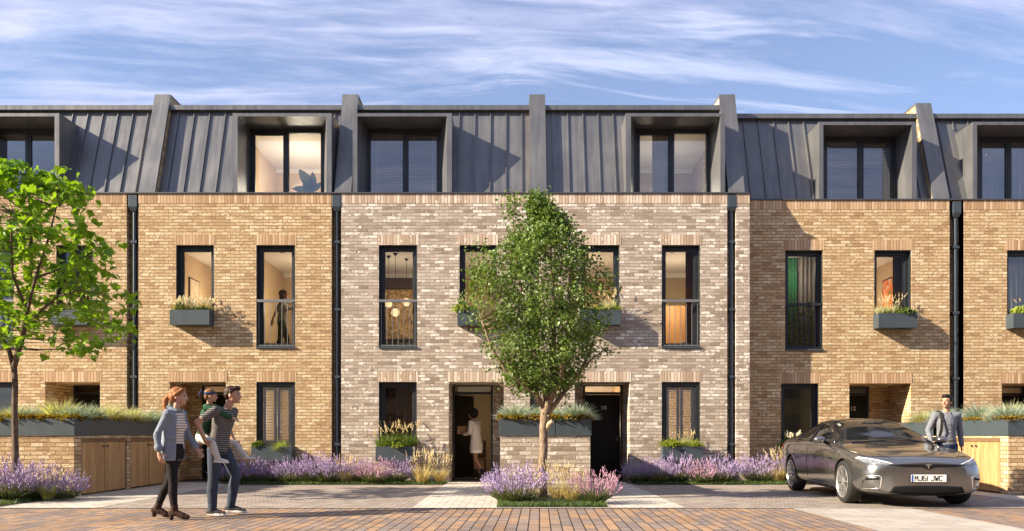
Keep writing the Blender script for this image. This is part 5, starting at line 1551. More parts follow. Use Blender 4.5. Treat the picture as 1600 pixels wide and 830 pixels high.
# wheels
def wheel(x, y, sx):
    cx = x; w_ = thing_part('wheel', car)
    n = 48; prof = [(.256, -.105), (.30, -.118), (.335, -.108), (.350, -.07), (.352, 0), (.350, .07), (.335, .108), (.30, .118), (.256, .105)]
    b = MB(); vs = []
    for k in range(n):
        a = 2 * math.pi * k / n
        for r, o in prof: vs.append((cx + o, y + r * math.cos(a), .352 + r * math.sin(a)))
    q = len(prof)
    b.add(vs, [(k * q + i, k * q + i + 1, ((k + 1) % n) * q + i + 1, ((k + 1) % n) * q + i) for k in range(n) for i in range(q - 1)] + [(k * q + q - 1, k * q, ((k + 1) % n) * q, ((k + 1) % n) * q + q - 1) for k in range(n)])
    ty = b.build('wheel', M['rubber'], car, smooth=True)
    # rim barrel + spokes
    b = MB(); vs = []; prof = [(.264, .114), (.257, .119), (.247, .107), (.232, .02), (.230, -.09)]
    for k in range(n):
        a = 2 * math.pi * k / n
        for r, o in prof: vs.append((cx + sx * o, y + r * math.cos(a), .352 + r * math.sin(a)))
    q = len(prof)
    b.add(vs, [(k * q + i, k * q + i + 1, ((k + 1) % n) * q + i + 1, ((k + 1) % n) * q + i) for k in range(n) for i in range(q - 1)])
    def P(r, a, o): return (cx + sx * o, y + r * math.cos(a), .352 + r * math.sin(a))
    for k in range(5):     # twin spokes
        a0 = 2 * math.pi * k / 5 + .3
        for s in (-1, 1):
            i0, i1 = a0 + s * .16, a0 + s * .30; wi, wo = .20, .085
            lo = [P(.05, i0 - wi, .075), P(.05, i0 + wi, .075), P(.25, i1 + wo * .5, .085), P(.25, i1 - wo * .5, .085)]
            hi = [P(.05, i0 - wi, .098), P(.05, i0 + wi, .098), P(.25, i1 + wo * .5, .113), P(.25, i1 - wo * .5, .113)]
            b.hexa(lo, hi)
    b.tube([(cx + sx * .06, y, .352), (cx + sx * .105, y, .352), (cx + sx * .112, y, .352)], [.062, .062, .045], 20)
    b.build('rim', M['alloy'], ty)
    b = MB(); b.tube([(cx - .02 * sx, y, .352), (cx + sx * .045, y, .352)], [.19, .19], 32); b.build('brake_disc', M['disc'], ty)
def thing_part(*a): return None
for yy in (-1.48, 1.48):
    for sx in (-1, 1): wheel(sx * .842, yy, sx)
car.location = (CARX, CARY, 0); car.rotation_euler = (0, 0, CARR)
# ------------------------------------------------------------------ people
def cloth(name, col, rough=.85, var=.12, stripe=None, scale=9., bump=.5):
    m, t, out = new_mat(name)
    p = t.obj(); nz = t.noise(p, scale, 4); fo = t.noise(p, 22., 3)
    c = t.mix(nz.outputs[0], tuple(x * (1 - var) for x in col), tuple(min(1, x * (1 + var)) for x in col))
    if stripe:
        scol, pitch, duty = stripe
        x, y, z = t.sep(p)
        zz = t.math('ADD', z, t.math('MULTIPLY', t.math('SUBTRACT', t.noise(p, 7., 2).outputs[0], .5), .02))
        f = t.math('FRACT', t.math('DIVIDE', zz, pitch))
        c = t.mix(t.math('LESS_THAN', f, duty), c, scol)
    b = principled(t, out, Base_Color=c, Roughness=rough)
    b.inputs['Specular IOR Level'].default_value = .2
    t.set(b.inputs['Normal'], t.bump(fo.outputs[0], bump, .02))
    return m
def skin_mat(name, col):
    m, t, out = new_mat(name)
    nz = t.noise(t.obj(), 14., 3)
    b = principled(t, out, Base_Color=t.mix(nz.outputs[0], tuple(q * .9 for q in col), tuple(q * 1.1 for q in col)), Roughness=.5)
    b.inputs['Subsurface Weight'].default_value = .08; b.inputs['Subsurface Radius'].default_value = (.02, .008, .005)
    b.inputs['Subsurface Scale'].default_value = .5
    return m

def blob(mb, name, mats, parent, vox=.008, sm=6, fac=.5):
    """fuse the collected shapes into one continuous surface"""
    o = mb.build(name, mats, parent, smooth=True)
    r = o.modifiers.new('r', 'REMESH'); r.mode = 'VOXEL'; r.voxel_size = vox; r.use_smooth_shade = True
    s = o.modifiers.new('s', 'SMOOTH'); s.factor = fac; s.iterations = sm
    bake(o)
    o.data.polygons.foreach_set('use_smooth', [True] * len(o.data.polygons))
    if not o.data.materials:
        for q in (mats if isinstance(mats, (list, tuple)) else [mats]): o.data.materials.append(q)
    return o

class Fig:
    """a figure laid out by joints in local metres: x forward, y left, z up; then turned by yaw and put at loc"""
    def __init__(self, label, loc, yaw, skin, J, h=1.0, name='person', cat='person', girl=False, group=None):
        self.t = thing(name, label, cat, (0, 0, 0), group)
        self.J = {k: V(v) for k, v in J.items()}; self.skin = skin; self.loc = loc; self.yaw = yaw; self.k = h; self.girl = girl
        self.head_yaw = J.get('head_yaw', 0.) if not hasattr(J.get('head_yaw', 0.), '__len__') else 0.
    def lat(self, a, b):
        d = self.J[a] - self.J[b]; return d.normalized()
    def torso(self, mb, g=0., sleeve=None, low=True):
        J = self.J; k = self.k; w = .92 if self.girl else 1.
        pel, chs, nk = J['pelvis'], J['chest'], J['neck']
        lt = (J['shL'] - J['shR']).normalized(); lh = (J['hipL'] - J['hipR']).normalized()
        up = (chs - pel)
        pts = [pel - up.normalized() * .10 * k, pel - up.normalized() * .03 * k, pel + up * .28, pel + up * .60, chs, chs + (nk - chs) * .45, chs + (nk - chs) * .8]
        rad = [(.070, .10), (.108, .165 * w), (.098, .148 * w), (.098, .140 * w), (.116, .165 * w), (.100, .165 * w), (.060, .085)]
        mb.etube(pts, [((a * k) + g, (b * k) + g) for a, b in rad], (lt + lh * .6), 20)
        for s in 'LR':
            mb.cap(chs + (nk - chs) * .42 + (J['sh' + s] - (chs + (nk - chs) * .42)) * .3, J['sh' + s], .070 * k + g, .052 * k + g)
        if self.girl:
            f = lt.cross((nk - pel).normalized()).normalized() * -1
            f = -f if f.dot(J['toeR'] - J['anR']) < 0 else f
            for s in (-1, 1): mb.ell(chs + f * .062 * k + lt * s * .07 * k - V((0, 0, .01 * k)), .064 * k + g)
    def arm(self, mb, s, g=0., to=1.0, hand=False, cuff=0.):
        J = self.J; k = self.k; w = .86 if self.girl else 1.
        a, e, wr = J['sh' + s], J['el' + s], J['wr' + s]
        q = min(1, to * 2); mb.cap(a, a + (e - a) * q, .052 * k * w + g, (.052 - .012 * q) * k * w + g)
        if to > .5:
            q = e + (wr - e) * min(1, (to - .5) * 2)
            mb.cap(e, q, .041 * k * w + g, (.041 - .014 * min(1, (to - .5) * 2)) * k * w + g + cuff)
    def hand(self, mb, s, curl=.6, grip=None):
        J = self.J; k = self.k; wr = J['wr' + s]; hd = J['ha' + s]
        d = (hd - wr).normalized(); q = J.get('palm' + s, V((0, 1 if s == 'R' else -1, 0)))
        pn = (q - d * q.dot(d)).normalized(); side = d.cross(pn)     # pn: where the palm faces
        if s == 'R': side = -side
        pc = wr + d * .05 * k
        M3 = Matrix((side, d, pn)).transposed()
        mb.ell(pc, (.038 * k, .052 * k, .017 * k), M3); mb.cap(wr - d * .02 * k, wr + d * .03 * k, .026 * k, .026 * k)
        for i, (off, L) in enumerate(((-.028, .072), (-.0095, .080), (.0095, .075), (.028, .060))):
            p = pc + d * .043 * k + side * off * k; v = d; c = curl * (1 + .08 * i)
            for j, seg in enumerate((.42, .33, .25)):
                v2 = (v * math.cos(c * .75) + pn * math.sin(c * .75)).normalized(); pn2 = (pn * math.cos(c * .75) - v * math.sin(c * .75))
                p2 = p + v2 * L * seg * k
                mb.cap(p, p2, (.0092 - .0008 * j) * k, (.0086 - .0008 * j) * k, 8)
                p, v = p2, v2; c *= .9
                if j == 0: pn_ = pn2
        tb = pc - d * .02 * k - side * .03 * k; t1 = tb + (d * .5 - side * .75 + pn * .35).normalized() * .038 * k; t2 = t1 + (d * .85 - side * .1 + pn * .45).normalized() * .030 * k
        mb.cap(tb, t1, .013 * k, .011 * k, 8); mb.cap(t1, t2, .0105 * k, .009 * k, 8)
    def leg(self, mb, s, g=0., fr=0., to=1., loose=0., w=None):
        J = self.J; k = self.k; w = w or (.95 if self.girl else 1.)
        h, kn, an = J['hip' + s], J['kn' + s], J['an' + s]
        if fr < .5: mb.cap(h, h + (kn - h) * min(1, to * 2), .088 * k * w + g, (.088 - .032 * min(1, to * 2)) * k * w + g + loose * .4)
        if to > .5:
            q = kn + (an - kn) * min(1, (to - .5) * 2)
            back = (V((-1, 0, 0))) * .012 * k
            mb.cap(kn, kn + (an - kn) * .38 + back, .056 * k * w + g + loose * .5, .055 * k * w + g + loose * .8)
            mb.cap(kn + (an - kn) * .3 + back, q, .055 * k * w + g + loose * .8, .037 * k * w + g + loose)
    def foot(self, mb, s, g=0., heel=0.):
        J = self.J; k = self.k; an, toe = J['an' + s], J['toe' + s]
        f = V((toe.x - an.x, toe.y - an.y, 0)).normalized()
        hl = an - f * .045 * k + V((0, 0, -.045 * k + heel)); d = (toe - hl)
        mb.cap(an, an + V((0, 0, -.03 * k)), .04 * k + g, .038 * k + g)
        mb.cap(hl + V((0, 0, .006)), hl + d * .35 + V((0, 0, .012 * k)), .034 * k + g, .038 * k + g)
        mb.cap(an + f * .02 * k - V((0, 0, .03 * k)), hl + d * .68, .038 * k + g, .036 * k + g)
        mb.cap(hl + d * .62 - V((0, 0, .004)), toe - d.normalized() * .03 * k, .037 * k + g, .026 * k + g)
    def hframe(self):
        a = self.head_yaw; f = V((math.cos(a), math.sin(a), 0)); p = self.J.get('head_dir')
        if p is not None: f = p.normalized()
        l = V((0, 0, 1)).cross(f).normalized(); u = f.cross(l)
        return f, l, u
    def HP(self, x, y, z):   # point in head space
        f, l, u = self.hframe(); return self.J['head'] + (f * x + l * y + u * z) * self.k * self.hs
    hs = 1.
    def head(self, mb):
        f, l, u = self.hframe(); M3 = Matrix((f, l, u)).transposed(); k = self.k * self.hs; H = self.HP
        E = lambda c, r: mb.ell(H(*c), tuple(q * k for q in r), M3, 18, 12)
        E((-.012, 0, .030), (.098, .077, .088)); E((.022, 0, -.018), (.072, .064, .085)); E((.045, 0, -.065), (.040, .042, .042))
        E((.072, 0, -.090), (.020, .024, .020)); E((.01, 0, -.055), (.06, .056, .045))
        mb.cap(H(.088, 0, .012), H(.108, 0, -.026), .009 * k, .0155 * k, 10)            # nose
        E((.088, 0, -.057), (.012, .024, .010)); E((.085, 0, .030), (.014, .05, .012))      # mouth, brow
        for s in (-1, 1):
            E((-.012, s * .077, -.012), (.020, .009, .032)); E((.060, s * .035, -.03), (.026, .022, .024)) # ears, cheeks
        nk = self.J['neck']; mb.cap(nk - V((0, 0, .05 * k)), H(-.012, 0, -.05), (.055 if not self.girl else .046) * k, (.052 if not self.girl else .043) * k)
    def face(self, body, brow=(.03, .018, .01), lip=(.45, .17, .14)):
        k = self.k * self.hs; H = self.HP; f, l, u = self.hframe(); M3 = Matrix((f, l, u)).transposed()
        e = MB(); b = MB()
        for s in (-1, 1):
            e.ell(H(.083, s * .031, .008), (.0075 * k, .0125 * k, .0065 * k), M3, 10, 7)
            b.cap(H(.090, s * .016, .026), H(.080, s * .048, .026), .0042 * k, .003 * k, 6)
        e.build('eyes', simple('dark_eyes', (.02, .015, .012), .15), body, smooth=True)
        b.build('eyebrows', simple('eyebrow_hair', brow, .8), body, smooth=True)
        m = MB(); m.ell(H(.0945, 0, -.0575), (.006 * k, .021 * k, .0062 * k), M3, 10, 7)
        m.build('lips', simple('lips', lip, .5), body, smooth=True)
    def finish(self):
        self.t.location = self.loc; self.t.rotation_euler = (0, 0, self.yaw)

SK_PALE = skin_mat('fair_skin', (.52, .30, .21)); SK_TAN = skin_mat('tanned_skin', (.45, .25, .16)); SK_BROWN = skin_mat('brown_skin', (.27, .13, .07)); SK_WARM = skin_mat('warm_skin', (.42, .25, .16))
def body_of(f, legs=True, arms=(1., 1.), curl=(.6, .6), foot=True, vox=.0075):
    mb = MB(); f.torso(mb, -.006); f.head(mb)
    for i, s in enumerate('RL'):
        f.arm(mb, s); f.hand(mb, s, curl[i]); f.leg(mb, s, -.004)
        if foot: f.foot(mb, s, -.006)
    return blob(mb, 'body', f.skin, f.t, vox, 5)

# ---- woman walking to the right in an open denim shirt
X0, Y0 = -4.46, 10.47
J = dict(pelvis=(.0, 0, .93), chest=(.0, 0, 1.24), neck=(.01, 0, 1.45), head=(.055, 0, 1.615),
         shR=(-.02, -.165, 1.385), shL=(.03, .165, 1.385), elR=(-.13, -.235, 1.115), elL=(.09, .23, 1.10), wrR=(-.10, -.235, .885), wrL=(.22, .20, .915),
         haR=(-.07, -.235, .79), haL=(.28, .185, .84), hipR=(-.01, -.085, .88), hipL=(.0, .085, .88),
         knR=(.015, -.085, .48), knL=(-.12, .09, .475), anR=(.035, -.085, .125), anL=(-.27, .095, .145), toeR=(.235, -.09, .035), toeL=(-.08, .10, .035), palmR=(0, 1, 0), palmL=(0, -1, 0))
f = Fig('woman with a ginger ponytail in an open pale denim shirt and black trousers walking right', (X0, Y0, 0), 0., SK_PALE, J, 1.0, girl=True)
f.J['head_dir'] = V((1, .12, -.04))
bd = body_of(f, foot=False); f.face(bd, (.20, .08, .03))
mb = MB()   # hair
f_, l_, u_ = f.hframe(); M3 = Matrix((f_, l_, u_)).transposed()
mb.ell(f.HP(-.022, 0, .040), (.104, .086, .092), M3); mb.ell(f.HP(-.055, 0, .0), (.072, .082, .085), M3)
mb.cap(f.HP(.05, .045, .085), f.HP(-.02, .075, .02), .03, .03); mb.cap(f.HP(.05, -.045, .085), f.HP(-.02, -.072, .02), .03, .03)
mb.ell(f.HP(-.125, 0, .0), (.038, .034, .036), M3)
pts = [f.HP(-.13, 0, -.0), f.HP(-.165, -.01, -.06), f.HP(-.16, -.02, -.14), f.HP(-.125, -.035, -.22), f.HP(-.10, -.04, -.27)]
for a, b_, ra, rb in zip(pts[:-1], pts[1:], (.030, .038, .036, .028), (.038, .036, .028, .012)): mb.cap(a, b_, ra, rb)
blob(mb, 'hair', cloth('ginger_hair', (.28, .115, .042), .5, .35, scale=30.), f.t, .007, 3)
mb = MB(); f.torso(mb, .004)
blob(mb, 'striped_top', cloth('cream_striped_jersey', (.72, .64, .55), stripe=((.16, .09, .075), .034, .28)), f.t, .008, 4)
mb = MB()
for s in 'RL': f.leg(mb, s, .004, loose=.002)
mb.etube([(0, 0, .80), (0, 0, .88), (0, 0, 1.0)], [(.11, .16), (.118, .17), (.105, .15)], (0, 1, 0))
blob(mb, 'trousers', cloth('black_trousers', (.016, .014, .014)), f.t, .008, 4)
mb = MB()   # denim shirt: back and sides, open in front
for s, sy in (('R', -1), ('L', 1)):
    f.arm(mb, s, .008, .86, cuff=.006)
    mb.cap(f.J['chest'] + V((-.02, sy * .10, .12)), f.J['sh' + s], .080, .066)
    e = f.J['el' + s] + (f.J['wr' + s] - f.J['el' + s]) * .68; mb.cap(e, e + (f.J['wr' + s] - f.J['el' + s]) * .08, .053, .053)
mb.etube([(-.06, 0, .775), (-.055, 0, .90), (-.05, 0, 1.05), (-.03, 0, 1.22), (-.02, 0, 1.36), (-.005, 0, 1.45)], [(.120, .198), (.112, .188), (.100, .172), (.106, .178), (.094, .165), (.06, .09)], (0, 1, 0), 24)
for sy in (-1, 1):
    for z0, z1, xo in ((.775, 1.05, .075), (1.05, 1.36, .080)):
        mb.hexa([(-.05, sy * .155 - .05, z0), (xo, sy * .150 - .018, z0), (xo, sy * .150 + .018, z0), (-.05, sy * .155 + .05, z0)], [(-.05, sy * .155 - .05, z1), (xo, sy * .125 - .018, z1), (xo, sy * .125 + .018, z1), (-.05, sy * .155 + .05, z1)])
    mb.cap((-.055, sy * .05, 1.475), (.06, sy * .075, 1.43), .024, .022)
mb.cap((-.06, -.05, 1.475), (-.06, .05, 1.475), .026, .026)
o = blob(mb, 'denim_shirt', cloth('pale_denim', (.20, .235, .285), .85, .25, bump=.8), f.t, .0085, 3)
for s in 'RL':
    mb = MB(); f.foot(mb, s, .006, .012); an = f.J['an' + s]; toe = f.J['toe' + s]
    kn = f.J['kn' + s]; mb.cap(an, an + (kn - an) * .17, .046, .048)
    d = (toe - an); d.z = 0; d.normalize(); hl = an - d * .038
    zf = .052 if s == 'L' else .004
    mb.tube([(hl.x, hl.y, an.z - .02), (hl.x - d.x * .006, hl.y, max(.004, an.z - .121))], [.036, .027], 10)
    blob(mb, 'ankle_boot', cloth('dark_brown_suede', (.045, .024, .016)), f.t, .007, 2)
f.finish()

# ---- man carrying a boy on his back, walking right
X0, Y0 = -4.07, 11.0
J = dict(pelvis=(-.01, 0, .97), chest=(.055, 0, 1.30), neck=(.105, 0, 1.515), head=(.19, 0, 1.66),
         shR=(.02, -.20, 1.44), shL=(.13, .195, 1.44), elR=(-.185, -.30, 1.28), elL=(.0, .33, 1.20), wrR=(-.085, -.295, 1.045), wrL=(.10, .32, 1.02),
         haR=(-.03, -.285, .96), haL=(.17, .30, .95), hipR=(-.03, -.095, .92), hipL=(.02, .095, .92),
         knR=(-.045, -.10, .50), knL=(.20, .10, .545), anR=(-.055, -.10, .095), anL=(.12, .11, .125), toeR=(.125, -.11, .035), toeL=(.33, .12, .05), palmR=(.5, .8, .3), palmL=(.5, -.8, .3))
f = Fig('dark haired man in a striped shirt and jeans carrying a boy on his back', (X0, Y0, 0), 0., SK_TAN, J, 1.03)
f.J['head_dir'] = V((1, .05, -.02))
bd = body_of(f, curl=(.8, .8)); f.face(bd)
f_, l_, u_ = f.hframe(); M3 = Matrix((f_, l_, u_)).transposed()
mb = MB(); mb.ell(f.HP(-.024, 0, .045), (.106, .084, .088), M3); mb.ell(f.HP(-.07, 0, .0), (.050, .074, .07), M3)
mb.ell(f.HP(.045, 0, .098), (.056, .06, .034), M3); mb.ell(f.HP(.075, -.01, .088), (.03, .045, .024), M3)
for s in (-1, 1): mb.cap(f.HP(-.01, s * .074, .05), f.HP(-.005, s * .076, .0), .016, .010)
blob(mb, 'hair', cloth('dark_brown_hair', (.040, .022, .014), .5, .4, scale=40.), f.t, .007, 2)
mb = MB(); f.torso(mb, .012)
for s in 'RL': f.arm(mb, s, .013, .30)
mb.etube([(-.02, 0, .88), (-.012, 0, .95), (.01, 0, 1.05)], [(.128, .175), (.126, .178), (.118, .165)], (0, 1, 0))
blob(mb, 'striped_shirt', cloth('grey_striped_jersey', (.045, .042, .044), stripe=((.30, .28, .265), .027, .30)), f.t, .008, 4)
mb = MB()
for s in 'RL': f.leg(mb, s, .008, loose=.012)
mb.etube([(-.012, 0, .84), (-.012, 0, .93), (-.005, 0, 1.0)], [(.112, .165), (.122, .172), (.112, .16)], (0, 1, 0))
blob(mb, 'jeans', cloth('washed_dark_jeans', (.050, .062, .088), .85, .45, scale=5.), f.t, .008, 3)
def trainer(f, s, col, solecol, k):
    mb = MB(); f.foot(mb, s, .006 * k); o = blob(mb, 'trainer', cloth('trainer_upper', col), f.t, .007, 2)
    an, toe = f.J['an' + s], f.J['toe' + s]; d = toe - an; dn = V((d.x, d.y, 0)).normalized(); L = d.length
    hl = an - dn * .055 * k + V((0, 0, -.062 * k)); te = toe + V((0, 0, -.018 * k)); u = (te - hl).normalized(); sd = u.cross(V((0, 0, 1))).normalized(); up = sd.cross(u)
    sb = MB(); out = []
    for q, w_ in ((-.02, .02), (.03, .034), (.3, .034), (.7, .046), (.95, .036), (1.05, .012)): out.append((hl + (te - hl) * q, w_ * k))
    loop = [p + sd * w_ for p, w_ in out] + [p - sd * w_ for p, w_ in out[::-1]]
    n = len(loop); sb.add([p - up * .012 * k for p in loop] + [p + up * .016 * k for p in loop], [(i, (i + 1) % n, n + (i + 1) % n, n + i) for i in range(n)] + [tuple(range(n - 1, -1, -1)), tuple(range(n, 2 * n))])
    sb.build('sole', cloth('trainer_sole', solecol), o, bevel=.004)
for s in 'RL': trainer(f, s, (.06, .055, .055), (.72, .69, .64), 1.05)
f.finish()

# ---- the boy on his back
k = .62
J = dict(pelvis=(-.225, 0, 1.10), chest=(-.175, 0, 1.36), neck=(-.125, -.03, 1.525), head=(-.085, -.075, 1.648),
         shR=(-.13, -.13, 1.495), shL=(-.10, .12, 1.495), elR=(.06, -.17, 1.42), elL=(.06, .17, 1.42), wrR=(.215, -.10, 1.345), wrL=(.20, .10, 1.34),
         haR=(.265, -.06, 1.32), haL=(.25, .06, 1.315), hipR=(-.185, -.10, 1.07), hipL=(-.18, .10, 1.07),
         knR=(.005, -.255, .995), knL=(.12, .26, .99), anR=(.07, -.25, .80), anL=(.28, .25, .80), toeR=(.215, -.26, .755), toeL=(.43, .26, .775), palmR=(-1, .3, -.3), palmL=(-1, -.3, -.3))
f = Fig('boy in a green top and blue headband riding on the man\'s back', (X0, Y0, 0), 0., SK_PALE, J, k)
f.hs = 1.22; f.J['head_dir'] = V((1, .25, -.08))
mb = MB(); f.torso(mb, -.006); f.head(mb)
for s in 'RL': f.arm(mb, s); f.hand(mb, s, .6); f.leg(mb, s, -.004); f.foot(mb, s, -.004)
bd = blob(mb, 'body', f.skin, f.t, .0065, 4); f.face(bd, (.12, .07, .03))
f_, l_, u_ = f.hframe(); M3 = Matrix((f_, l_, u_)).transposed(); kk = k * f.hs
mb = MB(); mb.ell(f.HP(-.024, 0, .042), (.108 * kk, .087 * kk, .092 * kk), M3); mb.ell(f.HP(-.07, 0, -.01), (.055 * kk, .076 * kk, .075 * kk), M3)
blob(mb, 'hair', cloth('light_brown_hair', (.22, .11, .045), .5, .4, scale=40.), f.t, .006, 2)
mb = MB()
n = 26; vs = []
for i in range(n):
    a = 2 * math.pi * i / n
    for zz, o_ in ((.024, .004), (.062, .004), (.062, -.004), (.024, -.004)):
        vs.append(f.HP(-.022 + (.107 + o_) * math.cos(a), (.0885 + o_) * math.sin(a), zz + .012 * math.cos(a)))
mb.add(vs, [(i * 4 + j, i * 4 + (j + 1) % 4, ((i + 1) % n) * 4 + (j + 1) % 4, ((i + 1) % n) * 4 + j) for i in range(n) for j in range(4)])
pts = [f.HP(-.12, -.02, .045), f.HP(-.17, -.03, .075), f.HP(-.19, -.03, .02), f.HP(-.185, -.03, -.06)]
mb.tube(pts, [.012, .016, .014, .005], 8)
mb.build('headband', cloth('blue_headband', (.035, .055, .13)), f.t, smooth=True)
mb = MB(); f.torso(mb, .014)
for s in 'RL': f.arm(mb, s, .014, .93)
blob(mb, 'green_top', cloth('dark_green_jersey', (.028, .085, .045)), f.t, .0075, 3)
mb = MB()
for s in 'RL': f.leg(mb, s, .012, to=.97, loose=.006)
mb.ell(f.J['pelvis'] + V((-.0, 0, -.02)), (.095, .125, .10))
blob(mb, 'pale_trousers', cloth('pale_grey_trousers', (.55, .52, .47)), f.t, .0075, 3)
for s in 'RL': trainer(f, s, (.62, .60, .56) , (.40, .27, .13) if s == 'L' else (.75, .73, .7), .80)
f.finish()

# ---- man with a shoulder bag beside the car, facing the camera with his head turned left
X0, Y0 = 7.68, 14.15
J = dict(pelvis=(0, 0, .98), chest=(.0, 0, 1.31), neck=(-.01, 0, 1.545), head=(.015, .0, 1.705),
         shR=(0, -.195, 1.465), shL=(0, .195, 1.465), elR=(-.04, -.30, 1.20), elL=(-.05, .275, 1.17), wrR=(.10, -.32, .985), wrL=(.0, .275, .92),
         haR=(.16, -.30, .93), haL=(.03, .27, .83), hipR=(0, -.10, .93), hipL=(0, .10, .93), knR=(.02, -.11, .51), knL=(.03, .11, .51),
         anR=(-.02, -.115, .095), anL=(-.02, .12, .095), toeR=(.17, -.14, .035), toeL=(.17, .15, .035), palmR=(0, 1, 0), palmL=(0, -1, 0))
f = Fig('man in a pale grey buttoned shirt with a shoulder bag standing behind the car', (X0, Y0, 0), R(-90), SK_WARM, J, 1.03)
f.J['head_dir'] = V((.62, -.78, .02))
bd = body_of(f); f.face(bd, (.012, .009, .008))
f_, l_, u_ = f.hframe(); M3 = Matrix((f_, l_, u_)).transposed()
mb = MB(); mb.ell(f.HP(-.022, 0, .048), (.106, .083, .088), M3); mb.ell(f.HP(-.05, 0, -.005), (.066, .081, .078), M3); mb.ell(f.HP(.045, 0, .092), (.052, .064, .034), M3)
for s in (-1, 1): mb.ell(f.HP(-.025, s * .068, .035), (.062, .022, .052), M3); mb.cap(f.HP(.01, s * .072, .05), f.HP(.005, s * .076, -.01), .014, .009)
blob(mb, 'hair', cloth('black_hair', (.010, .008, .008), .45, .4, scale=40.), f.t, .007, 2)
mb = MB(); f.torso(mb, .014)
for s in 'RL': f.arm(mb, s, .009, .97, cuff=.004)
mb.etube([(0, 0, .96), (0, 0, 1.05)], [(.12, .172), (.118, .165)], (0, 1, 0))
for sy in (-1, 1): mb.cap((-.05, sy * .05, 1.55), (.062, sy * .035, 1.50), .018, .016)
sh = blob(mb, 'shirt', cloth('pale_grey_shirt', (.175, .185, .215), .8, .15), f.t, .008, 4)
b = MB()
for i in range(7): b.ell((.128 - .004 * abs(i - 3), .0, 1.02 + .075 * i), (.005, .006, .006), nu=8, nv=6)
b.build('buttons', M['white'], sh)
mb = MB()
for s in 'RL': f.leg(mb, s, .008, loose=.010)
mb.etube([(0, 0, .86), (0, 0, .95), (0, 0, 1.0)], [(.112, .165), (.120, .17), (.112, .16)], (0, 1, 0))
blob(mb, 'jeans', cloth('dark_blue_jeans', (.018, .035, .095), .85, .3), f.t, .008, 3)
b = MB(); b.etube([(0, 0, .985), (0, 0, 1.02)], [(.122, .172), (.122, .172)], (0, 1, 0)); b.build('belt', cloth('brown_leather_belt', (.06, .03, .015)), f.t)
for s in 'RL': trainer(f, s, (.04, .03, .025), (.05, .04, .035), 1.03)
f.finish()
t_ = thing('shoulder_bag', 'dark shoulder bag hanging from the right shoulder of the man by the car', 'bag', (X0, Y0, 0))
# straps follow the shirt; bag at his right hip (x is to the man's right = -X in the scene)
b = MB(); sx = X0 - .145
pts = [(sx, Y0 + .10, 1.10), (sx, Y0 + .125, 1.30), (sx + .01, Y0 + .10, 1.47), (sx + .012, Y0 + .02, 1.545), (sx + .012, Y0 - .07, 1.51), (sx + .0, Y0 - .138, 1.36), (sx - .02, Y0 - .15, 1.2), (sx - .05, Y0 - .13, 1.06)]
for (x0, y0, z0), (x1, y1, z1) in zip(pts[:-1], pts[1:]):
    b.hexa([(x0 - .024, y0 - .005, z0), (x0 + .024, y0 - .005, z0), (x0 + .024, y0 + .006, z0 + .002), (x0 - .024, y0 + .006, z0 + .002)],
           [(x1 - .024, y1 - .005, z1), (x1 + .024, y1 - .005, z1), (x1 + .024, y1 + .006, z1 + .002), (x1 - .024, y1 + .006, z1 + .002)])
b.build('strap', cloth('dark_olive_webbing', (.035, .033, .025)), t_)
mb = MB(); mb.hexa([(sx - .16, Y0 - .10, .80), (sx - .06, Y0 - .14, .80), (sx - .03, Y0 + .16, .80), (sx - .15, Y0 + .16, .80)], [(sx - .15, Y0 - .10, 1.08), (sx - .06, Y0 - .13, 1.08), (sx - .04, Y0 + .14, 1.08), (sx - .14, Y0 + .14, 1.08)])
mb.build('bag_body', cloth('dark_bag_canvas', (.03, .03, .028)), t_, bevel=.02)

# ---- woman with a box stepping through the open door, seen from behind
X0, Y0 = -.93, 19.75
J = dict(pelvis=(.0, 0, .93), chest=(.05, 0, 1.24), neck=(.085, 0, 1.455), head=(.12, 0, 1.615),
         shR=(.05, -.16, 1.395), shL=(.06, .16, 1.395), elR=(.06, -.215, 1.14), elL=(.06, .215, 1.14), wrR=(.27, -.17, 1.10), wrL=(.27, .15, 1.10),
         haR=(.35, -.15, 1.13), haL=(.35, .13, 1.13), hipR=(0, -.085, .88), hipL=(0, .085, .88), knR=(.10, -.085, .47), knL=(-.03, .09, .47),
         anR=(.06, -.085, .12), anL=(-.27, .095, .15), toeR=(.25, -.09, .035), toeL=(-.10, .10, .045), palmR=(.2, .8, .2), palmL=(.2, -.8, .2))
f = Fig('dark haired woman in a short cream coat carrying a box through the open door', (X0, Y0, .03), R(150), SK_BROWN, J, 1.0, girl=True)
f.J['head_dir'] = V((1, .1, -.1))
bd = body_of(f, foot=False); f.face(bd)
f_, l_, u_ = f.hframe(); M3 = Matrix((f_, l_, u_)).transposed()
mb = MB(); mb.ell(f.HP(-.035, 0, .03), (.125, .118, .12), M3); mb.ell(f.HP(-.05, 0, -.04), (.095, .105, .08), M3)
blob(mb, 'hair', cloth('black_curly_hair', (.012, .009, .008), .7, .4, scale=60., bump=1.), f.t, .008, 2)
mb = MB(); f.torso(mb, .016)
for s in 'RL': f.arm(mb, s, .016, .95)
mb.etube([(.0, 0, .72), (.0, 0, .90), (.02, 0, 1.08), (.03, 0, 1.2)], [(.15, .20), (.135, .19), (.112, .155), (.11, .15)], (0, 1, 0))
blob(mb, 'coat', cloth('cream_coat', (.55, .50, .43), .85, .06), f.t, .008, 4)
mb = MB(); mb.etube([(.0, 0, .64), (.0, 0, .74)], [(.14, .185), (.13, .18)], (0, 1, 0)); blob(mb, 'skirt', cloth('white_skirt', (.74, .70, .64)), f.t, .009, 2)
for s in 'RL':
    mb = MB(); f.foot(mb, s, .006, .03); an = f.J['an' + s]; kn = f.J['kn' + s]; mb.cap(an, an + (kn - an) * .25, .047, .052)
    blob(mb, 'ankle_boot', cloth('black_leather', (.012, .011, .011), .5), f.t, .007, 2)
f.finish()
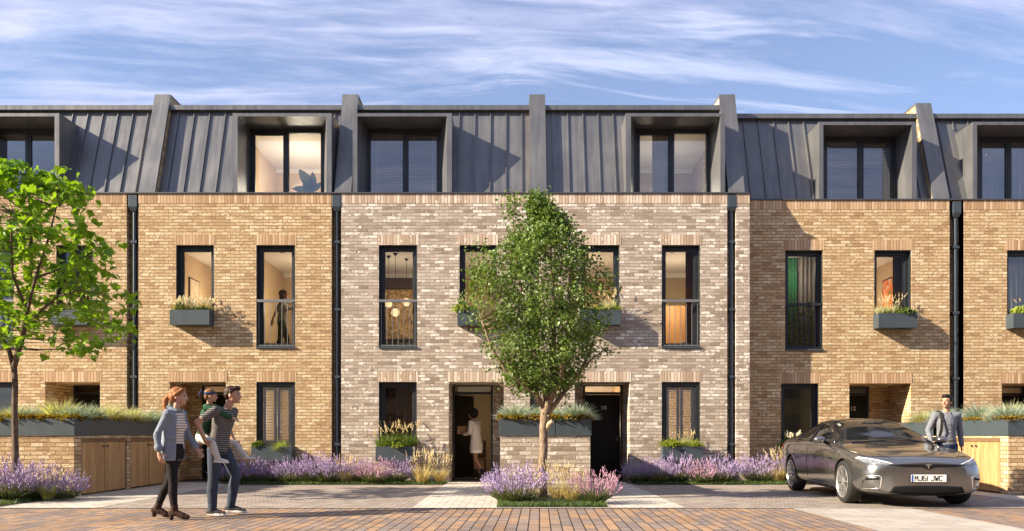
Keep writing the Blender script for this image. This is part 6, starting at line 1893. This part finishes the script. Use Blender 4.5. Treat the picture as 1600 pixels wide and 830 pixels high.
a = R(150); c = V((X0 + .36 * math.cos(a), Y0 + .36 * math.sin(a), 1.20))
t_ = thing('cardboard_box', 'brown cardboard box held by the woman in the open doorway', 'box', tuple(c))
M3 = Matrix.Rotation(a, 3, 'Z')
def rb(mb, x0, x1, y0, y1, z0, z1):
    q = [c + M3 @ V(p) for p in ((x0, y0, z0), (x1, y0, z0), (x1, y1, z0), (x0, y1, z0), (x0, y0, z1), (x1, y0, z1), (x1, y1, z1), (x0, y1, z1))]
    mb.hexa(q[:4], q[4:])
b = MB(); rb(b, -.11, .13, -.125, .125, -.06, .14); b.build('carton', simple('brown_cardboard', (.34, .20, .10), .85), t_, bevel=.003)
b = MB(); rb(b, -.112, .132, -.02, .02, .1405, .1415); b.build('tape', simple('packing_tape', (.45, .30, .16), .4), t_)

# ---- dark figure inside the tall railed window of the golden house
X0, Y0 = -5.92, 20.3
J = dict(pelvis=(.0, 0, .95), chest=(.02, 0, 1.26), neck=(.03, 0, 1.47), head=(.06, 0, 1.63),
         shR=(.0, -.17, 1.40), shL=(.04, .17, 1.40), elR=(-.14, -.23, 1.16), elL=(.2, .2, 1.3), wrR=(-.22, -.22, .95), wrL=(.36, .16, 1.42), haR=(-.24, -.21, .86), haL=(.42, .14, 1.48),
         hipR=(0, -.09, .90), hipL=(0, .09, .90), knR=(-.03, -.09, .48), knL=(.14, .09, .50), anR=(-.16, -.09, .10), anL=(.12, .1, .09), toeR=(.02, -.09, .035), toeL=(.3, .1, .035))
f = Fig('woman in dark clothes standing inside the tall upper window over the shuttered window', (X0, Y0, 3.06), R(15), SK_BROWN, J, 1.0, girl=True)
f.J['head_dir'] = V((1, 0, 0)); bd = body_of(f, vox=.01); f.face(bd)
f_, l_, u_ = f.hframe(); M3 = Matrix((f_, l_, u_)).transposed()
mb = MB(); mb.ell(f.HP(-.03, 0, .04), (.11, .09, .095), M3); mb.ell(f.HP(-.06, 0, -.06), (.06, .08, .10), M3); blob(mb, 'hair', cloth('black_long_hair', (.012, .009, .008)), f.t, .009, 2)
mb = MB(); f.torso(mb, .012)
for s in 'RL': f.arm(mb, s, .012, .4)
blob(mb, 'patterned_top', cloth('grey_patterned_top', (.16, .14, .13), .85, .5, scale=26.), f.t, .009, 3)
mb = MB()
for s in 'RL': f.leg(mb, s, .01, loose=.01); f.foot(mb, s, .006)
mb.etube([(0, 0, .86), (0, 0, .98)], [(.115, .165), (.11, .155)], (0, 1, 0)); blob(mb, 'black_trousers', cloth('black_cotton', (.012, .011, .012)), f.t, .009, 3)
f.finish()

# ---- person seated behind the shutters of the second grey house
X0, Y0 = 3.86, 20.6
J = dict(pelvis=(.0, 0, .52), chest=(.02, 0, .86), neck=(.04, 0, 1.07), head=(.075, 0, 1.23), shR=(0, -.19, 1.0), shL=(.02, .19, 1.0), elR=(.03, -.24, .74), elL=(.06, .24, .74),
         wrR=(.26, -.18, .74), wrL=(.28, .16, .74), haR=(.34, -.15, .75), haL=(.36, .13, .75), hipR=(.02, -.10, .52), hipL=(.02, .10, .52), knR=(.42, -.11, .52), knL=(.42, .11, .52),
         anR=(.40, -.11, .10), anL=(.42, .12, .10), toeR=(.58, -.12, .035), toeL=(.6, .13, .035))
f = Fig('person in a black top sitting behind the white shutters right of door 10', (X0, Y0, .05), R(200), SK_TAN, J, 1.0)
f.J['head_dir'] = V((1, 0, -.1)); bd = body_of(f, vox=.01); f.face(bd)
f_, l_, u_ = f.hframe(); M3 = Matrix((f_, l_, u_)).transposed()
mb = MB(); mb.ell(f.HP(-.024, 0, .045), (.106, .084, .088), M3); blob(mb, 'hair', cloth('auburn_hair', (.16, .05, .02)), f.t, .009, 2)
mb = MB(); f.torso(mb, .012)
for s in 'RL': f.arm(mb, s, .012, .9)
blob(mb, 'black_top', cloth('black_jersey', (.015, .014, .016)), f.t, .009, 3)
mb = MB()
for s in 'RL': f.leg(mb, s, .01, loose=.01); f.foot(mb, s, .006)
mb.etube([(0, 0, .46), (0, 0, .60)], [(.12, .17), (.115, .16)], (0, 1, 0)); blob(mb, 'trousers', cloth('dark_grey_trousers', (.03, .03, .035)), f.t, .009, 3)
f.finish()
t_ = thing('stool', 'dark stool under the person behind the white shutters', 'stool', (X0, Y0, .02))
b = MB(); b.tube([(X0, Y0, .40), (X0, Y0, .455)], [.19, .19], 20); b.build('seat', M['oak_edge'], t_, bevel=.01)
for i in range(4):
    b = MB(); a = math.pi / 4 + i * math.pi / 2; b.tube([(X0 + .2 * math.cos(a), Y0 + .2 * math.sin(a), .025), (X0 + .13 * math.cos(a), Y0 + .13 * math.sin(a), .40)], .016, 8); b.build('leg', M['oak_edge'], t_)
# ------------------------------------------------------------------ the other side of the street (unseen row behind the camera, added for shade and reflections)
M['opp_brick'] = brick_mat('opposite_brick', BUFF_STOPS, (.38, .265, .15), wob=.008)
for i in range(9):
    x0 = -27 + 6 * i
    h = thing('brick_house', 'unseen golden brick house added across the street for shade and reflections', 'house', (x0 + 3, -8.5, 0), 'added houses across the street')
    b = MB(); b.box(x0, x0 + 5.995, -17, -8.5, -.01, 9.8); b.build('wall', M['opp_brick'], h)
    b = MB(); b.hexa([(x0, -16.9, 9.801), (x0 + 5.995, -16.9, 9.801), (x0 + 5.995, -8.6, 9.801), (x0, -8.6, 9.801)], [(x0, -14, 13.4), (x0 + 5.995, -14, 13.4), (x0 + 5.995, -11.5, 13.4), (x0, -11.5, 13.4)]); b.build('roof', M['zinc'], h)
    for z0, z1 in ((.9, 2.4), (3.3, 5.6)):
        for dx in (1.0, 3.8):
            b = MB(); b.box(x0 + dx, x0 + dx + 1.1, -8.503, -8.45, z0, z1); w_ = b.build('window', M['frame'], h)
            b = MB(); b.box(x0 + dx + .08, x0 + dx + 1.02, -8.449, -8.44, z0 + .08, z1 - .08); b.build('pane', M['car_glass'], w_)
